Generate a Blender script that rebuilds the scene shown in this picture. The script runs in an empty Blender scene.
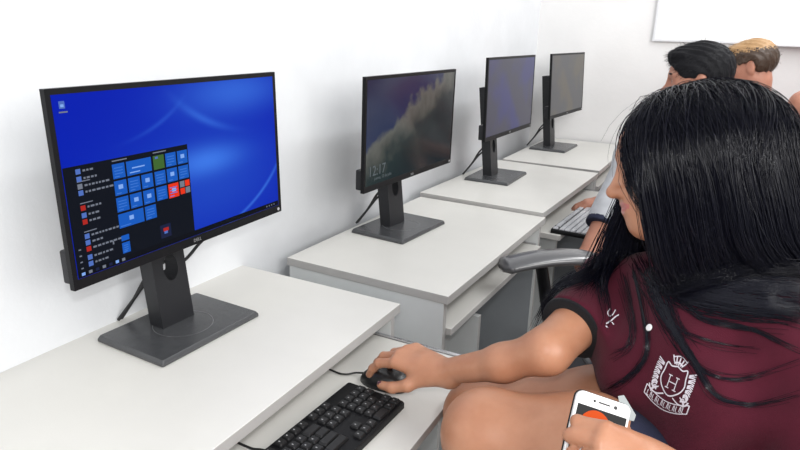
import bpy, bmesh, math, random
import numpy as np
from mathutils import Vector, Matrix
random.seed(7); rng = np.random.default_rng(7)
COL = bpy.context.scene.collection
PI = math.pi
V = Vector

# ------------------------------------------------------------------ camera
F_PX = 622.24
CAM = V((0, 0, 1.35))
YAW, PITCH, ROLL = math.radians(28.06), math.radians(17.446), math.radians(1.5385)
_F = V((-math.sin(YAW)*math.cos(PITCH), math.cos(YAW)*math.cos(PITCH), -math.sin(PITCH)))
_R = V((math.cos(YAW), math.sin(YAW), 0)); _U = _R.cross(_F)
CR = _R*math.cos(ROLL) + _U*math.sin(ROLL)
CU = -_R*math.sin(ROLL) + _U*math.cos(ROLL)
CF = _F
cd = bpy.data.cameras.new('camera'); cam = bpy.data.objects.new('camera', cd); COL.objects.link(cam)
m = Matrix((CR, CU, -CF)).transposed().to_4x4(); m.translation = CAM
cam.matrix_world = m
cd.sensor_width = 36; cd.lens = F_PX/800*36; cd.clip_start = .02
bpy.context.scene.camera = cam

def at(px, py, dep):
    """world point seen in that direction at a real distance along the view axis"""
    return CAM + (CF + CR*((px-400)/F_PX) + CU*((225-py)/F_PX))*dep
def proj(P):
    v = V(P)-CAM; d = v.dot(CF)
    return 400+F_PX*v.dot(CR)/d, 225-F_PX*v.dot(CU)/d, d

# ------------------------------------------------------------------ materials
MATS = {}
def mat(name, col, rough=.5, metal=0, spec=.5, noise=0, nscale=40, bump=0, bscale=200, emit=None, estr=0,
        coat=0, sss=0, sheen=0, col2=None, alpha=1):
    if name in MATS: return MATS[name]
    M = bpy.data.materials.new(name); M.use_nodes = True
    nt = M.node_tree; N = nt.nodes; L = nt.links
    b = N['Principled BSDF']
    b.inputs['Base Color'].default_value = (*col, 1)
    b.inputs['Roughness'].default_value = rough
    b.inputs['Metallic'].default_value = metal
    b.inputs['Specular IOR Level'].default_value = spec
    b.inputs['Coat Weight'].default_value = coat
    b.inputs['Coat Roughness'].default_value = .05
    b.inputs['Alpha'].default_value = alpha
    if sheen: b.inputs['Sheen Weight'].default_value = sheen
    if sss:
        b.inputs['Subsurface Weight'].default_value = sss
        b.inputs['Subsurface Radius'].default_value = (.012, .005, .003)
        b.inputs['Subsurface Scale'].default_value = 1
    tc = N.new('ShaderNodeTexCoord')
    if noise or col2:
        n = N.new('ShaderNodeTexNoise'); n.inputs['Scale'].default_value = nscale; n.inputs['Detail'].default_value = 5
        L.new(tc.outputs['Object'], n.inputs['Vector'])
        mx = N.new('ShaderNodeMix'); mx.data_type = 'RGBA'
        c2 = col2 if col2 else tuple(c*(1-noise) for c in col)
        mx.inputs[6].default_value = (*col, 1); mx.inputs[7].default_value = (*c2, 1)
        r = N.new('ShaderNodeMapRange'); r.inputs['From Min'].default_value = .35; r.inputs['From Max'].default_value = .65
        L.new(n.outputs['Fac'], r.inputs['Value']); L.new(r.outputs['Result'], mx.inputs[0]); L.new(mx.outputs[2], b.inputs['Base Color'])
    if bump:
        n = N.new('ShaderNodeTexNoise'); n.inputs['Scale'].default_value = bscale; n.inputs['Detail'].default_value = 4
        L.new(tc.outputs['Object'], n.inputs['Vector'])
        bp = N.new('ShaderNodeBump'); bp.inputs['Strength'].default_value = bump; bp.inputs['Distance'].default_value = .002
        L.new(n.outputs['Fac'], bp.inputs['Height']); L.new(bp.outputs['Normal'], b.inputs['Normal'])
    if emit:
        b.inputs['Emission Color'].default_value = (*emit, 1); b.inputs['Emission Strength'].default_value = estr
    MATS[name] = M
    return M

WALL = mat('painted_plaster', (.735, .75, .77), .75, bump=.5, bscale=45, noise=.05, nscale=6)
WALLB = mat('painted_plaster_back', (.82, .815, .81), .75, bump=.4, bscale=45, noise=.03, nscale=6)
FLOOR = mat('floor_tile', (.55, .53, .50), .35, noise=.12, nscale=14)
TOP = mat('white_laminate', (.655, .645, .61), .38, noise=.03, nscale=9, bump=.06, bscale=300)
EDGE = mat('grey_edge_band', (.40, .39, .38), .45, noise=.04, nscale=30)
SIDE = mat('grey_laminate_side', (.62, .64, .64), .45, noise=.05, nscale=12)
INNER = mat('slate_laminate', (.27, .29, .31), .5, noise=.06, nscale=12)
PLAST = mat('black_plastic', (.005, .005, .006), .42, spec=.2, bump=.05, bscale=900)
CASE = mat('charcoal_plastic', (.014, .0145, .017), .42, spec=.35, bump=.08, bscale=900)
BASEM = mat('charcoal_stand', (.05, .052, .056), .27, spec=.7, bump=.06, bscale=900, noise=.1, nscale=60)
GLOSS = mat('glossy_black_plastic', (.07, .07, .075), .28, coat=.6, spec=.8)
METAL = mat('chrome_grey', (.6, .6, .62), .25, metal=1)
CABLE = mat('cable_rubber', (.012, .012, .013), .5)
WHITEP = mat('white_plastic', (.82, .82, .82), .3)
FABRIC = mat('black_chair_fabric', (.02, .02, .024), .85, bump=.6, bscale=500)
NAVYM = mat('navy_cloth', (.010, .013, .038), .85, bump=.5, bscale=450)

# ------------------------------------------------------------------ mesh helpers
def link(name, bm, mt, parent=None, smooth=False, bevel=0, seg=2):
    me = bpy.data.meshes.new(name); bm.normal_update(); bm.to_mesh(me); bm.free()
    o = bpy.data.objects.new(name, me); COL.objects.link(o)
    for x in (mt if isinstance(mt, (list, tuple)) else [mt]): me.materials.append(x)
    if smooth: me.polygons.foreach_set('use_smooth', [True]*len(me.polygons))
    if bevel:
        b = o.modifiers.new('bevel', 'BEVEL'); b.width = bevel; b.segments = seg; b.limit_method = 'ANGLE'; b.angle_limit = .6
        me.polygons.foreach_set('use_smooth', [True]*len(me.polygons))
        wn = o.modifiers.new('wn', 'WEIGHTED_NORMAL'); wn.keep_sharp = True
    if parent: o.parent = parent
    return o
def tag(o, label=None, cat=None, group=None, kind=None):
    if label: o['label'] = label
    if cat: o['category'] = cat
    if group: o['group'] = group
    if kind: o['kind'] = kind
    return o
def empty(name, loc=(0, 0, 0), rz=0, **k):
    o = bpy.data.objects.new(name, None); COL.objects.link(o); o.location = loc; o.rotation_euler.z = rz
    o.empty_display_size = .1
    return tag(o, **k)
def box(bm, x0, x1, y0, y1, z0, z1, mi=0, M=None):
    vs = [bm.verts.new((x, y, z)) for x in (x0, x1) for y in (y0, y1) for z in (z0, z1)]
    if M is not None:
        for v in vs: v.co = M @ v.co
    for f in ((0, 1, 3, 2), (4, 6, 7, 5), (0, 4, 5, 1), (2, 3, 7, 6), (0, 2, 6, 4), (1, 5, 7, 3)):
        fc = bm.faces.new([vs[i] for i in f]); fc.material_index = mi
    return vs
def B(name, b, mt, parent=None, bevel=.001, **k):
    bm = bmesh.new(); box(bm, *b); return link(name, bm, mt, parent, bevel=bevel, **k)
def prism(bm, pts, z0, z1, mi=0, M=None, scale_top=1, cen=None):
    n = len(pts); cen = cen or (0, 0)
    a = [bm.verts.new((p[0], p[1], z0)) for p in pts]
    b = [bm.verts.new((cen[0]+(p[0]-cen[0])*scale_top, cen[1]+(p[1]-cen[1])*scale_top, z1)) for p in pts]
    if M is not None:
        for v in a+b: v.co = M @ v.co
    for i in range(n):
        bm.faces.new((a[i], a[(i+1) % n], b[(i+1) % n], b[i])).material_index = mi
    bm.faces.new(a[::-1]).material_index = mi; bm.faces.new(b).material_index = mi
def rrect(x0, x1, y0, y1, r, n=5):
    out = []
    for cx, cy, a0 in ((x1-r, y1-r, 0), (x0+r, y1-r, 90), (x0+r, y0+r, 180), (x1-r, y0+r, 270)):
        for i in range(n+1):
            a = math.radians(a0+90*i/n); out.append((cx+r*math.cos(a), cy+r*math.sin(a)))
    return out
def catmull(pts, n=8):
    pts = [V(p) for p in pts]; P = [pts[0]*2-pts[1]]+pts+[pts[-1]*2-pts[-2]]; out = []
    for i in range(1, len(P)-2):
        for k in range(n):
            t = k/n; a, b, c, d = P[i-1:i+3]
            out.append(.5*((2*b)+(c-a)*t+(2*a-5*b+4*c-d)*t*t+(3*b-a-3*c+d)*t**3))
    out.append(pts[-1]); return out
def tube(bm, pts, r, n=8, mi=0, cap=True, flat=1.0, upv=None):
    """sweep a circle (or ellipse) of radius r (number or list) along pts"""
    pts = [V(p) for p in pts]; m_ = len(pts); rs = r if isinstance(r, (list, tuple)) else [r]*m_
    T = [(pts[min(i+1, m_-1)]-pts[max(i-1, 0)]).normalized() for i in range(m_)]
    u = V(upv) if upv is not None else V((0, 0, 1))
    if abs(u.dot(T[0])) > .95: u = V((1, 0, 0))
    rings = []
    for i in range(m_):
        u = (u-T[i]*u.dot(T[i])).normalized(); w = T[i].cross(u)
        rings.append([bm.verts.new(pts[i]+(u*math.cos(a)*flat+w*math.sin(a))*rs[i]) for a in [2*PI*k/n for k in range(n)]])
    for i in range(m_-1):
        for k in range(n):
            f = bm.faces.new((rings[i][k], rings[i+1][k], rings[i+1][(k+1) % n], rings[i][(k+1) % n])); f.material_index = mi; f.smooth = True
    if cap:
        bm.faces.new(rings[0]).material_index = mi; bm.faces.new(rings[-1][::-1]).material_index = mi
def lathe(bm, prof, n=24, c=(0, 0, 0), mi=0):
    rings = []
    for r, z in prof:
        rings.append([bm.verts.new((c[0]+r*math.cos(2*PI*k/n), c[1]+r*math.sin(2*PI*k/n), c[2]+z)) for k in range(n)])
    for i in range(len(rings)-1):
        for k in range(n):
            f = bm.faces.new((rings[i][k], rings[i][(k+1) % n], rings[i+1][(k+1) % n], rings[i+1][k])); f.material_index = mi; f.smooth = True
    bm.faces.new(rings[0][::-1]).material_index = mi; bm.faces.new(rings[-1]).material_index = mi
def copy_tree(o, parent=None):
    c = o.copy(); COL.objects.link(c)
    if parent: c.parent = parent
    for ch in list(o.children): copy_tree(ch, c)
    return c
def stroke_text(bm, body, size, M, thick=.0003, mi=0):
    """real lettering: glyph outlines of the built-in font turned to mesh and placed by M"""
    cu = bpy.data.curves.new('t', 'FONT'); cu.body = body; cu.size = size; cu.extrude = thick; cu.resolution_u = 3
    cu.align_x = 'CENTER'; cu.align_y = 'CENTER'
    o = bpy.data.objects.new('t', cu); COL.objects.link(o)
    dg = bpy.context.evaluated_depsgraph_get(); me = bpy.data.meshes.new_from_object(o.evaluated_get(dg))
    k0 = len(bm.faces); me.transform(M); bm.from_mesh(me); bm.faces.ensure_lookup_table()
    for f in bm.faces[k0:]: f.material_index = mi
    bpy.data.objects.remove(o); bpy.data.meshes.remove(me); bpy.data.curves.remove(cu)

# ------------------------------------------------------------------ the room
WX, WY = -1.077, 3.625
def setting(name, b, mt, **k):
    return tag(B(name, b, mt, bevel=0), kind='structure', **k)
setting('floor', (WX-.12, 3.2, -1.5, WY+.12, -.1, 0), FLOOR, label='grey tiled classroom floor')
setting('wall_left', (WX-.12, WX, -1.5, WY+.12, 0, 2.9), WALL, label='white painted wall behind the monitors')
setting('wall_back', (WX, 3.2, WY, WY+.12, 0, 2.9), WALLB, label='white painted wall at the end of the room')
setting('baseboard_left', (WX, WX+.012, -1.5, WY, 0, .08), EDGE)
setting('baseboard_back', (WX+.012, 3.2, WY-.012, WY, 0, .08), EDGE)
# the whiteboard on the back wall
wb = empty('whiteboard', (-.46, WY-.001, 1.325), label='large white marker board hanging on the back wall', cat='whiteboard')
B('board_surface', (.012, 2.3, -.012, 0, .012, 1.1), mat('whiteboard_enamel', (.9, .9, .9), .25), wb)
bm = bmesh.new(); fm = mat('board_aluminium', (.74, .75, .77), .4, metal=.2)
box(bm, 0, .012, -.018, 0, 0, 1.112); box(bm, 2.3, 2.312, -.018, 0, 0, 1.112); box(bm, .012, 2.3, -.018, 0, 1.1, 1.112); box(bm, .012, 2.3, -.018, 0, 0, .012)
link('frame', bm, fm, wb, bevel=.001)
B('marker_tray', (.4, 2.2, -.06, -.018, -.006, .004), fm, wb)

# ------------------------------------------------------------------ desks
TT = .022
def make_desk(w, d=.48, pull=0.0, tz=.672, tray_label=None):
    """local x: away from the wall, y: along the wall, z up; origin rear near corner on the floor"""
    t = empty('computer_desk')
    bm = bmesh.new(); box(bm, 0, d, 0, w, .75-TT, .75)
    for f in bm.faces: f.material_index = 0 if f.calc_center_median().z > .7499 else 1
    link('desktop', bm, [TOP, EDGE], t, bevel=.0012)
    def edged(name, b):
        bm = bmesh.new(); box(bm, *b)
        for f in bm.faces: f.material_index = 1 if f.calc_center_median().x > b[1]-.0001 else 0
        return link(name, bm, [SIDE, EDGE], t, bevel=.0008)
    for y0 in (.004, w-.022): edged('side_panel', (.004, d-.012, y0, y0+.018, .012, .75-TT))
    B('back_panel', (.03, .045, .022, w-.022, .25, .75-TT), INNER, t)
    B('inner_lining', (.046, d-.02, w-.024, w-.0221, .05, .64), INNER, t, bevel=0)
    bm = bmesh.new()
    x1 = d+pull
    box(bm, x1-.30, x1, .0305 if pull > .1 else .0235, w-.0305, tz-.018, tz)
    for f in bm.faces: f.material_index = 0 if f.calc_center_median().z > tz-.0001 else 1
    tr = link('keyboard_tray', bm, [TOP, EDGE], t, bevel=.001)
    for y0 in ((.0225, w-.0295) if pull > .1 else (w-.0295,)): B('slide_rail', (x1-.36 if pull < .1 else d-.4, x1-.02, y0, y0+.007, tz-.02, tz+.004), METAL, tr, bevel=0)
    s = B('tower_shelf', (.08, d-.05, .022, .25, .10, .118), SIDE, t)
    edged('shelf_divider', (.08, d-.008, .232, .25, .10, .60))
    return t
def put(o, loc, deg): o.location = loc; o.rotation_euler.z = math.radians(deg); return o
GD = 'row of computer desks along the wall'
d1 = put(make_desk(.828, .476, .21), (WX+.003, .322, 0), 0.8)
tag(d1, 'nearest white desk, its keyboard tray pulled out with the black keyboard', 'desk', GD)
d2 = put(make_desk(.785, .484, .002, tz=.655), (-1.016, 1.257, 0), -.8)
tag(d2, 'second white desk, empty tray slightly open behind an office chair arm', 'desk', GD)
d3 = put(make_desk(.775, .481, .06), (-1.013, 2.054, .013), -2)
tag(d3, 'third white desk, a shiny keyboard on its open tray', 'desk', GD)
d4 = put(make_desk(.775, .457, .0), (-.962, 2.832, .019), .0)
tag(d4, 'farthest white desk, against the back wall corner', 'desk', GD)

# ------------------------------------------------------------------ monitors
MW, MH = .5279, .3088
def ramp_blue():
    """wallpaper of the first screen: deep blue with soft pale swooshes (what the screen shows)"""
    M = bpy.data.materials.new('blue_wallpaper_screen'); M.use_nodes = True; nt = M.node_tree; N = nt.nodes; L = nt.links
    b = N['Principled BSDF']; b.inputs['Base Color'].default_value = (.001, .001, .001, 1); b.inputs['Roughness'].default_value = .35; b.inputs['Specular IOR Level'].default_value = .05
    tc = N.new('ShaderNodeTexCoord'); sp = N.new('ShaderNodeSeparateXYZ'); L.new(tc.outputs['Object'], sp.inputs[0])
    def mth(op, a, b_=None, c=None):
        n = N.new('ShaderNodeMath'); n.operation = op
        for i, q in enumerate((a, b_, c)):
            if q is None: continue
            if isinstance(q, (int, float)): n.inputs[i].default_value = q
            else: L.new(q, n.inputs[i])
        return n.outputs[0]
    u = mth('DIVIDE', sp.outputs['Y'], MW); v = mth('DIVIDE', sp.outputs['Z'], MH)   # -0.5..0.5
    def glow(cx, cy, sx, sy, amp):
        a = mth('DIVIDE', mth('SUBTRACT', u, cx), sx); c = mth('DIVIDE', mth('SUBTRACT', v, cy), sy)
        r = mth('ADD', mth('MULTIPLY', a, a), mth('MULTIPLY', c, c))
        return mth('MULTIPLY', mth('POWER', 2.718, mth('MULTIPLY', r, -1)), amp)
    def arc(cx, cy, ax_, ay, w, amp, inside=False):
        a = mth('DIVIDE', mth('SUBTRACT', u, cx), ax_); c = mth('DIVIDE', mth('SUBTRACT', v, cy), ay)
        r = mth('SQRT', mth('ADD', mth('MULTIPLY', a, a), mth('MULTIPLY', c, c)))
        d = mth('DIVIDE', mth('SUBTRACT', r, 1), w)
        return mth('MULTIPLY', mth('POWER', 2.718, mth('MULTIPLY', mth('MULTIPLY', d, d), -1)), amp)
    g = mth('ADD', glow(.25, .40, .26, .13, .45), glow(.08, .0, .17, .085, .55))
    g = mth('ADD', g, glow(.10, -.12, .4, .35, .2))
    g = mth('ADD', g, mth('MULTIPLY', arc(-.05, .22, .62, .72, .014, .42), glow(.35, -.3, .28, .28, 1)))
    g = mth('ADD', g, mth('MULTIPLY', arc(.42, .85, .6, .72, .03, .30), glow(.05, .23, .16, .14, 1)))
    g = mth('ADD', g, mth('MULTIPLY', arc(-.4, .75, .5, .58, .02, .16), glow(-.1, .25, .12, .14, 1)))
    mx = N.new('ShaderNodeMix'); mx.data_type = 'RGBA'
    mx.inputs[6].default_value = (.0, .012, .42, 1); mx.inputs[7].default_value = (.06, .24, .90, 1)
    L.new(mth('MINIMUM', g, 1), mx.inputs[0]); L.new(mx.outputs[2], b.inputs['Emission Color'])
    b.inputs['Emission Strength'].default_value = 1.0
    return M
def clouds_screen():
    """lock-screen picture: dark teal scene, blue sky upper left, pale cloud"""
    M = bpy.data.materials.new('cloud_lock_screen'); M.use_nodes = True; nt = M.node_tree; N = nt.nodes; L = nt.links
    b = N['Principled BSDF']; b.inputs['Base Color'].default_value = (.006, .006, .007, 1); b.inputs['Roughness'].default_value = .14; b.inputs['Specular IOR Level'].default_value = .45
    tc = N.new('ShaderNodeTexCoord'); sp = N.new('ShaderNodeSeparateXYZ'); L.new(tc.outputs['Object'], sp.inputs[0])
    n = N.new('ShaderNodeTexNoise'); n.inputs['Scale'].default_value = 14; n.inputs['Detail'].default_value = 6
    L.new(tc.outputs['Object'], n.inputs['Vector'])
    ad = N.new('ShaderNodeMath'); ad.operation = 'MULTIPLY_ADD'; L.new(n.outputs['Fac'], ad.inputs[0]); ad.inputs[1].default_value = .16; L.new(sp.outputs['Z'], ad.inputs[2])
    # a cloud bank rising towards the middle
    ty = N.new('ShaderNodeMath'); ty.operation = 'MULTIPLY_ADD'; L.new(sp.outputs['Y'], ty.inputs[0]); ty.inputs[1].default_value = -.45; L.new(ad.outputs[0], ty.inputs[2])
    cr = N.new('ShaderNodeValToRGB'); e = cr.color_ramp.elements
    e[0].position = 0; e[0].color = (.01, .022, .03, 1); e[1].position = 1; e[1].color = (.01, .02, .09, 1)
    for p, c in ((.30, (.012, .03, .035, 1)), (.46, (.03, .055, .055, 1)), (.56, (.14, .15, .13, 1)), (.61, (.20, .205, .18, 1)), (.66, (.02, .04, .13, 1))):
        x = cr.color_ramp.elements.new(p); x.color = c
    mr = N.new('ShaderNodeMapRange'); mr.inputs['From Min'].default_value = -.16; mr.inputs['From Max'].default_value = .32
    L.new(ty.outputs[0], mr.inputs['Value']); L.new(mr.outputs['Result'], cr.inputs['Fac'])
    L.new(cr.outputs['Color'], b.inputs['Emission Color']); b.inputs['Emission Strength'].default_value = .48
    return M
def dim_screen(name, a, c, k):
    M = bpy.data.materials.new(name); M.use_nodes = True; nt = M.node_tree; N = nt.nodes; L = nt.links
    b = N['Principled BSDF']; b.inputs['Base Color'].default_value = (.02, .02, .024, 1); b.inputs['Roughness'].default_value = .35; b.inputs['Specular IOR Level'].default_value = .3
    tc = N.new('ShaderNodeTexCoord'); n = N.new('ShaderNodeTexNoise'); n.inputs['Scale'].default_value = k; n.inputs['Detail'].default_value = 2
    L.new(tc.outputs['Object'], n.inputs['Vector']); mr = N.new('ShaderNodeMapRange'); mr.inputs['From Min'].default_value = .45; mr.inputs['From Max'].default_value = .62
    L.new(n.outputs['Fac'], mr.inputs['Value'])
    mx = N.new('ShaderNodeMix'); mx.data_type = 'RGBA'; mx.inputs[6].default_value = (*a, 1); mx.inputs[7].default_value = (*c, 1)
    L.new(mr.outputs['Result'], mx.inputs[0]); L.new(mx.outputs[2], b.inputs['Emission Color']); b.inputs['Emission Strength'].default_value = 1
    return M
def em(name, c, s=1): return mat(name, (.001, .001, .001), .4, spec=.05, emit=c, estr=s)

def make_monitor(px, pz, yaw, tilt, screen_mat, base_z, content=None, power=True):
    """origin: centre of the base on the desk; local +x faces the user, y runs along the wall.
    px, pz, yaw, tilt place the panel relative to the base"""
    t = empty('computer_monitor')
    w, d = .2565/2, .1877/2
    bm = bmesh.new()
    prism(bm, rrect(-d, d, -w, w, .004), 0, .0055); prism(bm, rrect(-d, d, -w, w, .004), .0055, .012, scale_top=.965)
    base = link('stand_base', bm, BASEM, t, bevel=.0008)
    bm = bmesh.new()
    n = 40
    for ra, rb, z in ((.0585, .0597, .0124),):
        a = [bm.verts.new((ra*math.cos(2*PI*k/n)+.005, ra*math.sin(2*PI*k/n), z)) for k in range(n)]
        b = [bm.verts.new((rb*math.cos(2*PI*k/n)+.005, rb*math.sin(2*PI*k/n), z)) for k in range(n)]
        for k in range(n): bm.faces.new((a[k], b[k], b[(k+1) % n], a[(k+1) % n]))
    link('swivel_ring', bm, mat('ring_line', (.25, .25, .26), .3, metal=.5), base)
    # column with the cable opening: grid of quads around an ellipse
    bm = bmesh.new(); cw, ch = .040, .375; hx, hz, ra, rz = 0.002, .130, .0175, .028
    x0, x1 = -.034, .004
    outer = [];  N_ = 32
    zlo, zhi = .075, .20
    for k in range(N_):
        a = 2*PI*k/N_; c, s = math.cos(a), math.sin(a)
        tt = min(cw/abs(c) if abs(c) > 1e-6 else 9, ((zhi-zlo)/2)/abs(s) if abs(s) > 1e-6 else 9)
        outer.append((c*tt, (zlo+zhi)/2+s*tt))
    for sx, sz in ((1, 1), (1, -1), (-1, 1), (-1, -1)):
        q = (cw*sx, (zlo+zhi)/2+sz*(zhi-zlo)/2); k = min(range(N_), key=lambda k: (outer[k][0]-q[0])**2+(outer[k][1]-q[1])**2); outer[k] = q
    inner = [(hx+ra*math.cos(2*PI*k/N_), hz+rz*math.sin(2*PI*k/N_)) for k in range(N_)]
    rings = {}
    for nm, P in (('o', outer), ('i', inner)):
        for x in (x0, x1): rings[nm, x] = [bm.verts.new((x, p[0], p[1])) for p in P]
    for k in range(N_):
        j = (k+1) % N_
        bm.faces.new((rings['o', x1][k], rings['o', x1][j], rings['i', x1][j], rings['i', x1][k]))
        bm.faces.new((rings['i', x0][k], rings['i', x0][j], rings['o', x0][j], rings['o', x0][k]))
        bm.faces.new((rings['i', x1][k], rings['i', x1][j], rings['i', x0][j], rings['i', x0][k]))
        if abs(abs(outer[k][0]+outer[j][0])/2-cw) < 1e-4:
            bm.faces.new((rings['o', x1][j], rings['o', x1][k], rings['o', x0][k], rings['o', x0][j]))
    box(bm, x0, x1, -cw, cw, .011, zlo); box(bm, x0, x1, -cw, cw, zhi, ch)
    column = link('stand_column', bm, CASE, t)
    column.location = (-.010, 0, 0); column.rotation_euler.y = math.radians(-6.5)
    B('mount_plate', (-.020, px-.030, -.05, .05, pz-base_z-.05, pz-base_z+.05), CASE, t, bevel=.002)
    # panel
    P = empty('x'); bpy.data.objects.remove(P)
    pm = Matrix.Translation((px, 0, pz-base_z)) @ Matrix.Rotation(-yaw, 4, 'Z') @ Matrix.Rotation(-tilt, 4, 'Y')
    hw, hh = MW/2, MH/2; bz, bb = .0085, .0165
    bm = bmesh.new()
    box(bm, -.011, 0, -hw, hw, -hh, hh)            # thin front shell
    f = [f for f in bm.faces if f.calc_center_median().x > -.0001][0]
    r = bmesh.ops.inset_region(bm, faces=[f], thickness=bz)
    vs = list(f.verts)
    for v in vs:
        if v.co.z < 0: v.co.z = -hh+bb
        v.co.x -= .0012
    housing = link('housing', bm, PLAST, t, bevel=.0007); housing.matrix_local = pm
    bm = bmesh.new()
    prism(bm, rrect(-hw+.004, hw-.004, -hh+.006, -hh+.062, .004), -.030, -.011, M=Matrix(((0, 0, 1, 0), (1, 0, 0, 0), (0, 1, 0, 0), (0, 0, 0, 1))))
    prism(bm, rrect(-.13, .13, -hh+.062, hh-.05, .02), -.034, -.011, M=Matrix(((0, 0, 1, 0), (1, 0, 0, 0), (0, 1, 0, 0), (0, 0, 0, 1))))
    rb = link('rear_casing', bm, CASE, t, bevel=.002); rb.matrix_local = pm
    bm = bmesh.new()
    y0, y1, z0, z1 = -hw+bz+.0004, hw-bz-.0004, -hh+bb+.0004, hh-bz-.0004
    q = [bm.verts.new(c) for c in ((-.0010, y0, z0), (-.0010, y1, z0), (-.0010, y1, z1), (-.0010, y0, z1))]
    bm.faces.new(q)
    sc = link('screen', bm, screen_mat, t); sc.matrix_local = pm
    if content:
        bm = bmesh.new(); mats = content(bm)
        o = link('screen_image', bm, mats, sc)
    bm = bmesh.new()
    stroke_text(bm, 'DELL', .009, Matrix.Translation((.0004, 0.0, -hh+.0085)) @ Matrix(((0, 0, 1, 0), (1, 0, 0, 0), (0, 1, 0, 0), (0, 0, 0, 1))))
    link('maker_logo', bm, mat('logo_silver', (.35, .35, .36), .3, metal=.5), housing)
    bm = bmesh.new()
    lathe(bm, [(.0035, 0), (.0035, .0012), (.003, .0016)], 16)
    bmesh.ops.transform(bm, matrix=Matrix(((0, 0, 1, .0), (1, 0, 0, hw-.012), (0, 1, 0, -hh+.008), (0, 0, 0, 1))), verts=bm.verts)
    link('power_button', bm, mat('button_lit', (.35, .35, .36), .3, emit=(1, 1, 1), estr=.05), housing)
    # cables: out of the ports, through the opening, down behind the stand
    zz = pz-base_z
    for k, (dy, pts) in enumerate(((0, [(px-.04, .175, zz-.13), (px-.085, .175, zz-.165), (-.070, .135, .140), (-.062, .07, .112), (-.068, 0, .10), (-.080, -.018, .085), (-.105, -.035, .045), (-.133, -.05, .004)]),
                                   (0, [(px-.05, .14, zz-.12), (px-.085, .14, zz-.150), (-.072, .105, .168), (-.064, .05, .135), (-.070, 0, .115), (-.082, -.015, .095), (-.10, -.03, .055), (-.134, -.042, .004)]))):
        bm = bmesh.new(); tube(bm, catmull(pts, 8), .0036, 8); link('cable', bm, CABLE, t, smooth=True)
    return t

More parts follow.
